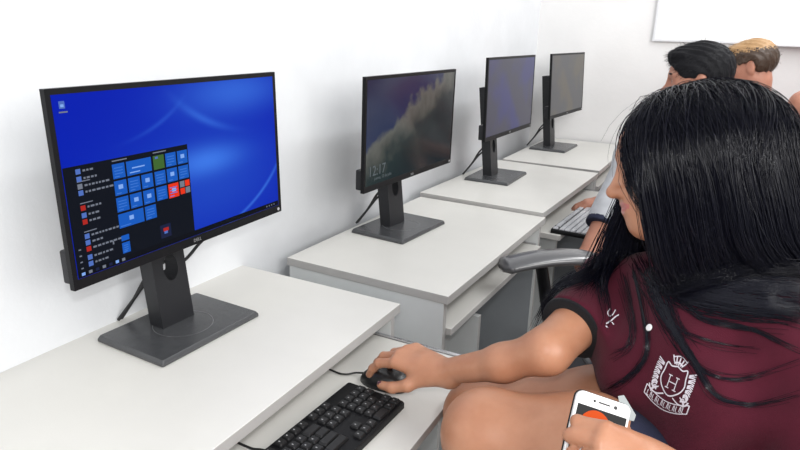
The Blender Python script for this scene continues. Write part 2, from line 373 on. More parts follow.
# picture on the first screen, u,v in 0..1 of the panel face
def uvq(bm, u0, u1, v0, v1, mi, lift=.0006):
    x = -.0010+lift
    q = [bm.verts.new((x, (u-.5)*MW, (v-.5)*MH)) for u, v in ((u0, v0), (u1, v0), (u1, v1), (u0, v1))]
    bm.faces.new(q).material_index = mi
def start_menu(bm):
    mats = [em('menu_black', (.004, .006, .012)), em('tile_blue', (.008, .10, .50)), em('tile_light', (.22, .40, .85)),
            em('tile_red', (.80, .035, .01)), em('tile_green', (.05, .13, .03)), em('text_grey', (.17, .19, .24)), em('taskbar', (.003, .004, .008)),
            em('icon_red', (.42, .02, .015)), em('icon_blue', (.08, .16, .50)), em('tile_dark', (.01, .015, .05)), em('tile_text', (.05, .18, .62))]
    L1, L2, L3 = .0006, .0009, .0012
    uvq(bm, .018, .98, .057, .090, 6)                  # taskbar
    uvq(bm, .018, .492, .090, .625, 0, L1)              # menu
    # list of programs on the left
    rows = [(.595, 8), (.557, 8), (.520, 5), (.487, 8), (.41, 7), (.372, 8), (.338, 7), (.262, 8), (.228, 8), (.195, 7), (.15, 8), (.115, 8)]
    for i, (v, c) in enumerate(rows):
        uvq(bm, .057, .073, v-.013, v+.013, c, L2)
        u = .080; w = [.03, .045, .075, .085, .04, .025, .03, .09, .035, .09, .07, .05][i]
        while u < .080+w:
            s = random.uniform(.006, .014); uvq(bm, u, u+s, v-.004, v+.006, 5, L2); u += s+.004
        if i in (2, 4, 7): uvq(bm, .057, .10, v+.022, v+.027, 5, L2)
    for k in range(4): uvq(bm, .031, .039, .2-.033*k, .207-.033*k, 5, L2)
    for u, v in ((.182, .612), (.34, .612)): uvq(bm, u, u+.055, v-.003, v+.003, 5, L2)
    # tiles
    tw, th, gu, gv = .0455, .078, .0065, .012
    rowv = [.595-th-(th+gv)*k for k in range(4)]
    def tile(u, v, w=tw, mi=1, ic=True, h=th):
        uvq(bm, u, u+w, v, v+h, mi, L2)
        if ic:
            c = u+w/2; q = v+h*.55; s = .0085
            k = random.random()
            if k < .6: uvq(bm, c-s, c+s, q-s*1.2, q+s*1.5, 2, L3)
            else:
                for j in range(3): uvq(bm, u+.006, u+w-.008, v+h*(.3+.2*j), v+h*(.36+.2*j), 10, L3)
            uvq(bm, u+.005, u+.005+w*.4, v+.008, v+.013, 10, L3)
    u1 = .180
    tile(u1, rowv[0]); tile(u1+tw+gu, rowv[0], 2*tw+gu, ic=False)
    uvq(bm, u1+tw+gu+.02, u1+tw+gu+.07, rowv[0]+.035, rowv[0]+.042, 2, L3); uvq(bm, u1+tw+gu+.01, u1+tw+gu+.05, rowv[0]+.012, rowv[0]+.018, 2, L3)
    for k in range(3): tile(u1+(tw+gu)*k, rowv[1])
    for k in range(3): tile(u1+(tw+gu)*k, rowv[2])
    tile(u1, rowv[3], 2*tw+gu); tile(u1+2*(tw+gu), rowv[3])
    u2 = .338
    tile(u2, rowv[0], mi=4, ic=False)
    for a, b in ((.01, .03), (.02, .05), (.03, .02), (.008, .06)): uvq(bm, u2+a, u2+a+.012, rowv[0]+b, rowv[0]+b+.012, 8 if a < .01 else 4, L3)
    for k in (1, 2): tile(u2+(tw+gu)*k, rowv[0])
    for k in range(3): tile(u2+(tw+gu)*k, rowv[1])
    tile(u2, rowv[2]); tile(u2+tw+gu, rowv[2]-.005, mi=3, h=th+.005); 
    uvq(bm, u2+tw+gu+.015, u2+tw+gu+.032, rowv[2]+.03, rowv[2]+.05, 2, L3)
    for a in (0, 1):
        for b in (0, 1): uvq(bm, u2+2*(tw+gu)+a*.024, u2+2*(tw+gu)+a*.024+.021, rowv[2]+b*.042, rowv[2]+b*.042+.036, 3 if a+b != 1 else 5, L2)
    tile(.181, .105, .030, h=.06); tile(.181, .175, .03, ic=False, h=.03)
    tile(u2+.0, .112, tw, mi=9, ic=False); uvq(bm, u2+.012, u2+.035, .15, .17, 7, L3); uvq(bm, u2+.015, u2+.03, .135, .15, 8, L3)
    # taskbar icons and the desktop icon
    for k in range(7): uvq(bm, .03+.024*k, .042+.024*k, .066, .082, (2, 5, 9, 5, 9, 2, 5)[k], L2)
    for k in range(4): uvq(bm, .90+.016*k, .906+.016*k, .068, .078, 5, L2)
    uvq(bm, .036, .054, .905, .94, 8, L2); uvq(bm, .040, .050, .912, .925, 2, L3); uvq(bm, .033, .06, .885, .892, 5, L3)
    # a small cursor
    uvq(bm, .148, .153, .175, .195, 5, L3)
    return mats
def lock_text(bm):
    mt = em('lock_text', (.10, .12, .13))
    Mx = Matrix(((0, 0, 1, 0), (1, 0, 0, 0), (0, 1, 0, 0), (0, 0, 0, 1)))
    stroke_text(bm, '12:17', .040, Matrix.Translation((-.0007, (.125-.5)*MW, (.175-.5)*MH)) @ Mx, .0001)
    stroke_text(bm, 'jueves, 12 de julio', .0125, Matrix.Translation((-.0007, (.185-.5)*MW, (.105-.5)*MH)) @ Mx, .0001)
    return [mt]
def place_monitor(t, bx, by, z, yb, label):
    t.location = (bx, by, z); t.rotation_euler.z = -yb
    tag(t, label, 'monitor', 'computer monitors on the desks')
R_ = math.radians
m1 = make_monitor(.0623, 1.1021, R_(-2.063-1.33), R_(1.02), ramp_blue(), .7509, start_menu)
place_monitor(m1, -.9361, .8128, .7509, R_(1.33), 'nearest monitor, its start menu open over a bright blue wallpaper')
m2 = make_monitor(.0425, 1.0777, R_(2.17-4.29), R_(-.8), clouds_screen(), .7503, lock_text)
place_monitor(m2, -.8834, 1.6542, .7503, R_(4.29), 'second monitor, showing a dark cloud picture with a clock')
m3 = make_monitor(.0416, 1.1060, R_(1.63+.45), R_(1.1), dim_screen('violet_screen', (.04, .04, .062), (.03, .032, .12), 5), .7633)
place_monitor(m3, -.8591, 2.4665, .7633, R_(-.45), 'third monitor, a grey screen with a faint violet patch')
m4 = make_monitor(.0429, 1.104, R_(3.69-1.4), R_(3.48), dim_screen('grey_screen', (.06, .06, .062), (.085, .075, .055), 6), .7693)
place_monitor(m4, -.8375, 3.290, .7693, R_(1.4), 'farthest and smallest looking monitor, its screen plain grey')
# ------------------------------------------------------------------ keyboards
KEYM = mat('key_black', (.012, .012, .013), .42, spec=.35, bump=.05, bscale=900)
LEG = mat('key_legend', (.32, .32, .33), .5)
def make_keyboard(label, key_m=KEYM, body_m=PLAST):
    """local x: rows (x+ is the front edge near the user), y along the rows; 442 x 127 mm"""
    t = empty('computer_keyboard'); tag(t, label, 'keyboard', 'keyboards on the sliding trays')
    bm = bmesh.new(); W, D = .221, .0635
    prism(bm, rrect(-D, D, -W, W, .005), 0, .010); prism(bm, rrect(-D, D, -W, W, .005), .010, .0145, scale_top=.985)
    link('keyboard_body', bm, body_m, t, bevel=.0006)
    cache = {}
    def key(y, x, wy, wx, leg):
        k = (round(wy, 4), round(wx, 4), leg)
        if k not in cache:
            bm = bmesh.new()
            prism(bm, rrect(-wx/2, wx/2, -wy/2, wy/2, .002, 2), 0, .0035, scale_top=.98)
            prism(bm, rrect(-wx/2*.98, wx/2*.98, -wy/2*.98, wy/2*.98, .002, 2), .0035, .0062, scale_top=.82)
            if leg:
                s = .0016; q = [bm.verts.new(c) for c in ((-s-.001, -s-.001, .0064), (-s-.001, s-.002, .0064), (s-.001, s-.002, .0064), (s-.001, -s-.001, .0064))]
                bm.faces.new(q[::-1]).material_index = 1
            cache[k] = link('key', bm, [key_m, LEG], t); o = cache[k]
        else:
            o = cache[k].copy(); COL.objects.link(o)
        o.location = (x, y, .0138)
        return o
    P = .01905; g = .0022
    y0 = -.2135
    # user faces -x, so the user's left is -y: rows run left (-y) to right (+y)
    def row(x, start, widths, leg=True):
        y = start
        for w in widths:
            if w > 0: key(y+w*P/2, x, w*P-g, P-g, leg and w <= 1.3)
            y += abs(w)*P
    xs = [-.050, -.0265, -.0265+P, -.0265+2*P, -.0265+3*P, -.0265+4*P-.0005]
    row(xs[0], y0, [1, -.8, 1, 1, 1, 1, -.45, 1, 1, 1, 1, -.45, 1, 1, 1, 1])
    row(xs[1], y0, [1]*13+[2])
    row(xs[2], y0, [1.5]+[1]*12+[1.5])
    row(xs[3], y0, [1.75]+[1]*11+[2.25])
    row(xs[4], y0, [1.25]+[1]*11+[2.75])
    row(xs[5], y0, [1.5, 1, 1.25, 5.5, 1.25, 1, 1.5])
    nav = y0+15.25*P
    for r in (0, 1, 2): row(xs[r], nav, [1, 1, 1])
    row(xs[4], nav, [-1, 1]); row(xs[5], nav, [1, 1, 1])
    pad = nav+3.25*P
    row(xs[1], pad, [1]*4); row(xs[2], pad, [1]*4); row(xs[3], pad, [1]*3); row(xs[4], pad, [1]*4); row(xs[5], pad, [2, 1, 1])
    return t
kb1 = make_keyboard('black keyboard lying on the nearest pulled out tray')
# its cord leaves the back edge and slips under the desktop
a, b = V((-.623, .932)), V((-.480, .926))   # far short side as seen on the tray
kb1.location = (-.5295, .905-.221+.0, .6725); kb1.rotation_euler.z = math.radians(-1.5)
KZ = .672
bm = bmesh.new(); tube(bm, catmull([(-.062, -.02, .008), (-.075, -.02, .006), (-.095, -.025, .0045), (-.14, -.02, .0045), (-.17, .02, .0045)], 8), .0021, 8)
link('cord', bm, CABLE, kb1, smooth=True)
GREYK = mat('key_glare_pale', (.50, .51, .54), .22, coat=.3)  # glare on the keys is put into their pale colour
kb2 = make_keyboard('shiny keyboard on the tray of the third desk', key_m=GREYK)
kb2.location = (-.436, 2.292, .6855); kb2.rotation_euler.z = math.radians(-3)

# ------------------------------------------------------------------ mouse
def sn_mesh(name, verts, quads, mt, parent=None):
    me = bpy.data.meshes.new(name); nv, nq = len(verts), len(quads)
    me.vertices.add(nv); me.vertices.foreach_set('co', np.asarray(verts, np.float32).ravel())
    me.loops.add(nq*4); me.loops.foreach_set('vertex_index', np.asarray(quads, np.int32).ravel())
    me.polygons.add(nq); me.polygons.foreach_set('loop_start', np.arange(0, nq*4, 4, dtype=np.int32))
    try: me.polygons.foreach_set('loop_total', np.full(nq, 4, np.int32))
    except Exception: pass
    me.polygons.foreach_set('use_smooth', np.ones(nq, bool)); me.update(calc_edges=True); me.validate()
    for x in (mt if isinstance(mt, (list, tuple)) else [mt]): me.materials.append(x)
    o = bpy.data.objects.new(name, me); COL.objects.link(o)
    if parent: o.parent = parent
    return o
mouse = empty('computer_mouse', (-.534, .957, KZ+.0006), math.radians(4))
tag(mouse, 'black mouse under the right hand of the girl in the maroon shirt', 'mouse')
bm = bmesh.new()
nu, nv = 28, 10; L2, W2, H2 = .053, .030, .033
rows = []
for i in range(nv+1):
    ph = PI/2*i/nv; r = []
    for k in range(nu):
        a = 2*PI*k/nu; e = .8
        cx = math.copysign(abs(math.cos(a))**e, math.cos(a)); cy = math.copysign(abs(math.sin(a))**e, math.sin(a))
        rr = math.cos(ph)**.55 if i < nv else .02
        x = cx*L2*rr; hgt = H2*math.sin(ph)**.9*(1-.20*(((x/L2)-.25)**2)*1.2)
        r.append(bm.verts.new((x, cy*W2*rr*(1-.07*math.cos(2*a)), hgt)))
    rows.append(r)
for i in range(nv):
    for k in range(nu): bm.faces.new((rows[i][k], rows[i][(k+1) % nu], rows[i+1][(k+1) % nu], rows[i+1][k]))
bm.faces.new(rows[0][::-1]); bm.faces.new(rows[-1])
link('mouse_body', bm, mat('mouse_plastic', (.016, .016, .017), .36), mouse, smooth=True)
bm = bmesh.new(); tube(bm, [(-.030, -.003, .0225), (-.030, .003, .0225)], .0075, 14); link('scroll_wheel', bm, CASE, mouse)
bm = bmesh.new(); tube(bm, catmull([(-.046, 0, .010), (-.060, 0, .007), (-.070, 0, .004), (-.085, -.010, .0022), (-.105, -.012, .0022), (-.16, .0, .0022)], 8), .0020, 8)
link('cord', bm, CABLE, mouse, smooth=True)

# ------------------------------------------------------------------ office chairs
def make_chair(label, seat_z=.47, arms=True):
    """local +x is the way the sitter faces; origin on the floor"""
    t = empty('office_chair'); tag(t, label, 'office chair')
    bm = bmesh.new()
    prism(bm, rrect(-.23, .24, -.24, .24, .07, 6), seat_z-.06, seat_z-.015); prism(bm, rrect(-.23, .24, -.24, .24, .07, 6), seat_z-.015, seat_z, scale_top=.93)
    link('seat', bm, FABRIC, t, bevel=.006)
    bm = bmesh.new()
    nx, nz = 10, 12; g = []
    for s in (0, 1):
        gg = []
        for j in range(nz+1):
            z = seat_z+.13+.40*j/nz; r = []
            for i in range(nx+1):
                u = i/nx*2-1; w = .215*(1-.10*abs(j/nz*2-1)**3)
                x = -.27+.055*u*u-.05*(j/nz)+.03*math.sin(PI*j/nz)-(.035 if s else 0)
                r.append(bm.verts.new((x, u*w, z)))
            gg.append(r)
        g.append(gg)
    for s in (0, 1):
        for j in range(nz):
            for i in range(nx):
                q = (g[s][j][i], g[s][j][i+1], g[s][j+1][i+1], g[s][j+1][i]); bm.faces.new(q if s == 0 else q[::-1])
    for j in range(nz):
        for i, fl in ((0, 0), (nx, 1)):
            q = (g[0][j][i], g[0][j+1][i], g[1][j+1][i], g[1][j][i]); bm.faces.new(q if not fl else q[::-1])
    for i in range(nx):
        for j, fl in ((0, 1), (nz, 0)):
            q = (g[0][j][i], g[0][j][i+1], g[1][j][i+1], g[1][j][i]); bm.faces.new(q[::-1] if not fl else q)
    link('backrest', bm, FABRIC, t, smooth=True)
    bm = bmesh.new(); tube(bm, catmull([(-.05, 0, seat_z-.075), (-.25, 0, seat_z-.07), (-.315, 0, seat_z+.02), (-.315, 0, seat_z+.22)], 6), .022, 8, flat=.5)
    link('back_bracket', bm, PLAST, t, smooth=True)
    bm = bmesh.new(); lathe(bm, [(.03, .10), (.03, .26), (.018, .262), (.018, seat_z-.065), (.07, seat_z-.065), (.07, seat_z-.058)], 16)
    link('gas_column', bm, PLAST, t)
    for k in range(5):
        a = 2*PI*k/5+.3; c, s = math.cos(a), math.sin(a)
        bm = bmesh.new(); tube(bm, [(c*.02, s*.02, .115), (c*.16, s*.16, .10), (c*.28, s*.28, .075)], [.026, .022, .014], 8)
        leg = link('base_leg', bm, PLAST, t)
        bm = bmesh.new(); w = V((-s, c, 0)); p = V((c*.28, s*.28, .028))
        tube(bm, [p-w*.022, p-w*.006], .027, 14); tube(bm, [p+w*.006, p+w*.022], .027, 14); tube(bm, [p+V((0, 0, .0)), p+V((0, 0, .05))], .008, 8)
        link('caster', bm, PLAST, leg)
    if arms:
        az = seat_z+.245
        for s in (-1, 1):
            bm = bmesh.new()
            pts = catmull([(.235, s*.262, az-.008), (.20, s*.264, az+.002), (.10, s*.268, az+.014), (0, s*.27, az+.012), (-.07, s*.268, az-.004), (-.115, s*.262, az-.03)], 6)
            n = len(pts); rr = [(.047*min(1, .5+i*.14)*(1-.25*max(0, (i/n-.6)/.4)))for i in range(n)]
            tube(bm, pts, rr, 16, flat=.42, upv=(0, 0, 1))
            arm = link('arm_pad', bm, GLOSS, t, smooth=True)
            bm = bmesh.new()
            tube(bm, catmull([(.115, s*.27, az+.002), (.095, s*.275, az-.07), (.05, s*.272, seat_z-.02), (.02, s*.24, seat_z-.065), (.015, s*.10, seat_z-.068)], 8), .031, 10, flat=.5, upv=(1, 0, 0))
            link('arm_post', bm, PLAST, t, smooth=True)
    return t
ch = make_chair('empty black office chair, its curved arm reaching the second desk', .485)
ch.location = (-.166, 1.508, 0); ch.rotation_euler.z = math.radians(218.5)
# ------------------------------------------------------------------ smooth solid modelling (blend of tapered limbs, then a quad skin)
A_ = lambda p: np.asarray(p, np.float64)
def f_cone(a, b, ra, rb):
    a, b = A_(a), A_(b); ab = b-a; L = ab@ab+1e-12
    def f(P):
        t = np.clip(((P-a)@ab)/L, 0, 1)
        return np.linalg.norm(P-a-t[:, None]*ab, axis=1)-(ra+(rb-ra)*t)
    return f
def f_ell(c, rad, axes=None):
    c = A_(c); rad = A_(rad); M = np.eye(3) if axes is None else np.array([A_(v)/np.linalg.norm(A_(v)) for v in axes])
    def f(P):
        q = (P-c)@M.T; k0 = np.linalg.norm(q/rad, axis=1); k1 = np.linalg.norm(q/(rad*rad), axis=1)+1e-9
        return np.where(k0 < .05, -rad.min(), k0*(k0-1)/k1)
    return f
def f_half(p, n):
    p = A_(p); n = A_(n)/np.linalg.norm(A_(n))
    return lambda P: (P-p)@n            # negative behind the plane
def f_box(c, half, axes, r=.01):
    c = A_(c); h = A_(half)-r; M = np.array([A_(v)/np.linalg.norm(A_(v)) for v in axes])
    def f(P):
        q = np.abs((P-c)@M.T)-h
        return np.linalg.norm(np.maximum(q, 0), axis=1)+np.minimum(q.max(axis=1), 0)-r
    return f
def smin(a, b, k): 
    if k <= 0: return np.minimum(a, b)
    h = np.clip(.5+.5*(b-a)/k, 0, 1); return b+(a-b)*h-k*h*(1-h)
def smax(a, b, k): return -smin(-a, -b, k)
class Solid:
    def __init__(s): s.ops = []
    def u(s, f, k=.02, c=None, R=None): s.ops.append(('u', f, k)); return s
    def cone(s, a, b, ra, rb, k=.02): return s.u(f_cone(a, b, ra, rb), k)
    def ell(s, c, rad, axes=None, k=.02): return s.u(f_ell(c, rad, axes), k)
    def sub(s, f, k=.01): s.ops.append(('s', f, k)); return s
    def cut(s, f, k=.0): s.ops.append(('i', f, k)); return s
    def __call__(s, P):
        d = np.full(len(P), 9.)
        for t, f, k in s.ops:
            g = f(P)
            d = smin(d, g, k) if t == 'u' else (smax(d, -g, k) if t == 's' else smax(d, g, k))
        return d
def skin_of(F, lo, hi, h):
    """quads on the zero set of F inside the box lo..hi, cell size h"""
    lo, hi = A_(lo), A_(hi); B_ = 8
    n = np.ceil((hi-lo)/h/B_).astype(int); N3 = n*B_+1
    g = np.stack(np.meshgrid(*[np.arange(k) for k in n], indexing='ij'), -1).reshape(-1, 3)
    cen = lo+(g+.5)*B_*h; dc = np.empty(len(cen))
    for i in range(0, len(cen), 60000): dc[i:i+60000] = F(cen[i:i+60000])
    Vv = np.repeat(np.repeat(np.repeat(dc.reshape(n), B_, 0), B_, 1), B_, 2)
    Vv = np.pad(Vv, ((0, 1),)*3, mode='edge').astype(np.float32)
    act = g[np.abs(dc) < B_*h*.5*1.7321+2.5*h+.006]
    off = np.stack(np.meshgrid(*[np.arange(B_+1)]*3, indexing='ij'), -1).reshape(-1, 3)
    for i in range(0, len(act), 300):
        idx = (act[i:i+300, None]*B_+off[None]).reshape(-1, 3)
        Vv[idx[:, 0], idx[:, 1], idx[:, 2]] = F(lo+idx*h)
    S = Vv < 0
    cnt = np.zeros(tuple(N3-1), np.int8)
    for a in (0, 1):
        for b in (0, 1):
            for c in (0, 1): cnt += S[a:N3[0]-1+a, b:N3[1]-1+b, c:N3[2]-1+c]
    cells = np.argwhere((cnt > 0) & (cnt < 8)); ids = np.full(tuple(N3-1), -1, np.int32); ids[tuple(cells.T)] = np.arange(len(cells))
    corners = np.array([(a, b, c) for a in (0, 1) for b in (0, 1) for c in (0, 1)])
    val = np.stack([Vv[cells[:, 0]+a, cells[:, 1]+b, cells[:, 2]+c] for a, b, c in corners], 1)
    acc = np.zeros((len(cells), 3)); w = np.zeros(len(cells))
    for i in range(8):
        for j in range(i+1, 8):
            if np.abs(corners[i]-corners[j]).sum() != 1: continue
            a, b = val[:, i], val[:, j]; mk = (a < 0) != (b < 0)
            t = np.where(mk, a/np.where(mk, a-b, 1), 0)
            acc += np.where(mk[:, None], corners[i]+(corners[j]-corners[i])*t[:, None], 0); w += mk
    verts = lo+(cells+acc/w[:, None])*h
    quads = []
    for ax in range(3):
        s0 = [slice(0, k) for k in N3]; s1 = list(s0); s0[ax] = slice(0, N3[ax]-1); s1[ax] = slice(1, N3[ax])
        A0, A1 = S[tuple(s0)], S[tuple(s1)]
        e = np.argwhere(A0 != A1); b, c = (ax+1) % 3, (ax+2) % 3
        e = e[(e[:, b] > 0) & (e[:, c] > 0) & (e[:, b] < N3[b]-1) & (e[:, c] < N3[c]-1)]
        inside0 = A0[tuple(e.T)]
        def cid(db, dc_):
            q = e.copy(); q[:, b] += db; q[:, c] += dc_; return ids[tuple(q.T)]
        q = np.stack([cid(-1, -1), cid(0, -1), cid(0, 0), cid(-1, 0)], 1)
        q[~inside0] = q[~inside0][:, ::-1]; quads.append(q)
    return verts, np.concatenate(quads)
def polish(F, v, it=2, e=.0006):
    for _ in range(it):
        d = F(v); g = np.stack([F(v+np.eye(3)[i]*e)-d for i in range(3)], 1)/e
        n = (g**2).sum(1)+1e-6; v = v-(g*np.clip(d/n, -.002, .002)[:, None])*.8
    return v
def grow(name, F, lo, hi, h, mt, parent=None, pick=None, disp=None, fine=True):
    v, q = skin_of(F, lo, hi, h)
    if fine: v = polish(F, v)
    if disp is not None: v = v+disp(v)
    o = sn_mesh(name, v, q, mt, parent)
    if pick is not None:
        c = v[q].mean(1)
        if len(o.data.polygons) == len(c): o.data.polygons.foreach_set('material_index', pick(c).astype(np.int32))
    return o
def unit(v): v = A_(v); return v/np.linalg.norm(v)
def rot(v, ax, deg):
    v, ax = A_(v), unit(ax); a = math.radians(deg)
    return v*math.cos(a)+np.cross(ax, v)*math.sin(a)+ax*(ax@v)*(1-math.cos(a))

# skin and cloth ------------------------------------------------------
def skin_mat(name, c, c2, rough=.42):
    M = mat(name, c, rough, col2=c2, nscale=25, bump=.12, bscale=350, sss=.12, spec=.45); return M
SKIN = skin_mat('tan_skin', (.41, .185, .105), (.46, .22, .13))
SKIN2 = skin_mat('warm_skin', (.42, .185, .12), (.47, .22, .15), .5)
LIPS = mat('lip_rose', (.46, .14, .12), .35, spec=.5)
NAIL = mat('nail', (.75, .55, .50), .2)
NAILD = mat('nail_dark_polish', (.09, .03, .04), .2, coat=.5)
EYEW = mat('eye_white', (.8, .78, .75), .2); EYED = mat('eye_dark', (.02, .012, .01), .15)
def cloth_mat(name, c, c2=None):
    M = mat(name, c, .85, spec=.15, bump=.55, bscale=700, sheen=.08, noise=.14, nscale=30); return M
MAROON = cloth_mat('maroon_pique', (.072, .0075, .0185))
TRIM = cloth_mat('black_rib', (.012, .012, .014))
GREYC = cloth_mat('grey_cotton', (.50, .51, .54))
DARKC = cloth_mat('dark_trousers', (.02, .024, .04))
REDC = cloth_mat('red_cotton', (.32, .03, .035))
HAIRB = mat('black_hair', (.0030, .0032, .0085), .24, spec=.27)
HAIRM = mat('short_black_hair', (.006, .006, .008), .65, spec=.2, bump=.6, bscale=170)
HAIRC = mat('brown_hair', (.05, .028, .016), .45, bump=.8, bscale=160)
HAIRL = mat('bleached_hair', (.40, .24, .11), .5, bump=.8, bscale=160)

FING = [(.040, .025, .020), (.044, .028, .021), (.041, .026, .021), (.033, .020, .018)]
def hand(S, wrist, fwd, back, thumb_side, curls, size=1.0, thumb=None, spread=3, wr=.026, tips=None):
    """palm, four unequal bent fingers and a thumb leaving the side of the palm.
    curls: per finger (knuckle, middle, end) bends in degrees towards the palm"""
    wrist = A_(wrist); fwd = unit(fwd); back = A_(back); back = unit(back-fwd*(back@fwd)); side = A_(thumb_side); side = unit(side-fwd*(side@fwd)-back*(side@back))
    ax = np.cross(back, fwd)            # bending axis: +angle turns fwd towards -back
    if np.dot(rot(fwd, ax, 10), back) > 0: ax = -ax
    s = size
    ks = []
    for i, (o, l) in enumerate(((.027, .083), (.0085, .087), (-.0105, .083), (-.028, .075))):
        base = wrist+side*(o*.55*s)+fwd*.012*s
        kn = wrist+side*o*s+fwd*l*s+back*(.003 if i in (1, 2) else 0)*s; ks.append(kn)
        S.cone(base, kn, .0150*s, .0112*s, .014)
    S.cone(wrist-fwd*.02*s, wrist+fwd*.03*s, wr*.86*s, .021*s, .02)
    S.ell(wrist+fwd*.03*s+side*.018*s-back*.010*s, (.027*s, .016*s, .015*s), (fwd, side, back), .012)
    S.ell(wrist+fwd*.035*s-side*.020*s-back*.008*s, (.028*s, .012*s, .013*s), (fwd, side, back), .012)
    fs = []
    for i in range(4):
        a = rot(fwd, back, 0); sp = (1.4-i)*spread
        d = unit(fwd*math.cos(math.radians(sp))+side*math.sin(math.radians(sp)))
        p = ks[i]; ang = 0; r = [.0098, .0088, .0080, .0070]
        if i == 3: r = [x*.86 for x in r]
        F = Solid()
        for j in range(3):
            ang += curls[i][j]; dj = rot(d, ax, ang); q = p+dj*FING[i][j]*s
            F.cone(p, q, r[j]*s, r[j+1]*s, .004)
            p = q
        if tips is not None: tips.append((p.copy(), dj.copy(), rot(back, ax, ang), r[3]*s))
        fs.append(F)
    T = Solid()
    if thumb is None: thumb = [(side*.75+fwd*.65-back*.25), (side*.35+fwd*.95-back*.15), (fwd*1.0+side*.05-back*.25)]
    p = wrist+side*.016*s+fwd*.018*s-back*.006*s
    for j, (l, ra, rb) in enumerate(((.040, .0150, .0115), (.032, .0112, .0098), (.026, .0098, .0078))):
        dj = unit(thumb[j]); q = p+dj*l*s; T.cone(p, q, ra*s, rb*s, .006); p = q
    if tips is not None:
        b = unit(back-dj*(back@dj)); tips.append((p.copy(), dj.copy(), b, .0078*s))
    for F in fs: S.u(F, .0035)
    S.u(T, .010)
    return ks, [rot(fwd, ax, curls[i][0]) for i in range(4)]
def head(S, c, f, u, size=1.0, female=True, nose=1.0):
    """head solid; c = centre of the skull, f = way the face looks, u = up"""
    c = A_(c); f = unit(f); u = A_(u); u = unit(u-f*(u@f)); l = np.cross(u, f); s = size
    P = lambda a, b, h: c+(f*a+l*b+u*h)*s
    ax = (f, l, u)
    S.ell(P(-.008, 0, .022), (.094*s, .073*s, .077*s), ax, .02)                # cranium
    S.ell(P(.030, 0, -.030), (.056*s, .058*s, .078*s), ax, .035)               # face mass
    S.ell(P(.060, 0, -.085), (.028*s, .030*s, .024*s), ax, .028)               # chin
    for b in (-1, 1):
        S.cone(P(.000, b*.050, -.055), P(.045, b*.024, -.085), .018*s, .018*s, .025)   # jaw
        S.ell(P(.058, b*.034, -.028), (.022*s, .022*s, .020*s), ax, .022)     # cheek
        S.sub(f_ell(P(.088, b*.031, .000), (.018*s, .020*s, .013*s), ax), .016)   # eye socket
        S.ell(P(.066, b*.031, -.001), (.0135*s, .0150*s, .0115*s), ax, .006)   # lid
        S.cone(P(.079, b*.014, .018), P(.070, b*.046, .020), .007*s, .006*s, .014)  # brow
        S.ell(P(-.008, b*.073, -.008), (.018*s, .008*s, .031*s), (unit(f+l*b*-.25), unit(l*b+f*.25), u), .006)  # ear
        S.sub(f_ell(P(-.004, b*.083, -.004), (.009*s, .006*s, .016*s), ax), .006)
        S.ell(P(.090, b*.0105, -.036), (.010*s, .0075*s, .0075*s), ax, .006)   # nostril wing
    S.cone(P(.080, 0, .008), P(.1035, 0, -.031), .0070*s, .0080*s, .010)      # nose
    S.ell(P(.104, 0, -.0325), (.0085*s*nose, .0085*s, .0078*s), ax, .008)
    S.ell(P(.075, 0, -.056), (.015*s, .030*s, .020*s), ax, .016)               # mouth mass
    S.cone(P(.0865, -.014, -.0525), P(.0865, .014, -.0525), .0050*s, .0050*s, .008)
    S.cone(P(.0850, -.012, -.0622), P(.0850, .012, -.0622), .0056*s, .0056*s, .008)
    S.sub(f_cone(P(.0935, -.018, -.0572), P(.0935, .018, -.0572), .0018*s, .0018*s), .004)
    def lips(X):
        q = X-c; a, b, h = q@f/s, q@l/s, q@u/s
        return (a > .076) & (np.abs(b) < .023) & (h < -.0480-.22*np.abs(b)) & (h > -.0680+.42*np.abs(b))
    return P, (f, l, u), lips
# ------------------------------------------------------------------ the girl at the first desk
cR, cU, cF = A_(CR), A_(CU), A_(CF)
W3 = lambda px, py, d: A_(at(px, py, d))
DOWN = A_((0, 0, -1))
def foot(S, ankle, toe_dir, s=1.0):
    a = A_(ankle); t = unit(A_((toe_dir[0], toe_dir[1], 0)))
    S.cone(a+DOWN*.01, a+t*.10*s+DOWN*.055, .040*s, .030*s, .03); S.cone(a+DOWN*.045-t*.03, a+t*.16*s+DOWN*.062, .030*s, .022*s, .02)

H_c = W3(682, 161, .92); H_f = unit(-cR*.985-cU*.13+cF*.12); H_u = unit(cU-cR*.02)
neck = W3(706, 283, .945)
sh_r, el_r, wr_r = W3(614, 290, 1.09), W3(547, 351, .985), W3(446, 373, 1.118)
sh_l, el_l, wr_l = W3(800, 338, .84), W3(832, 530, .74), W3(668, 474, .735)
chest, belly, pelv = W3(706, 372, .955), W3(722, 462, .94), W3(757, 560, .95)
hip_l, hip_r = W3(745, 570, .905), W3(720, 500, 1.04)
kn_l, mid_l = W3(491, 438, .975), W3(588, 455, .92)
kn_r, mid_r = W3(478, 414, 1.16), W3(600, 416, 1.07)
lat = unit(sh_l-sh_r); up_t = unit(neck-belly); fr = unit(np.cross(lat, up_t)); 
if fr @ cF > 0: fr = -fr
up_t = np.cross(fr, lat); 
if up_t[2] < 0: up_t = -up_t
an_l = kn_l+A_((-.02, .05, -.40)); an_r = kn_r+A_((.05, .02, -.42)); an_r[2] = max(an_r[2], .10)

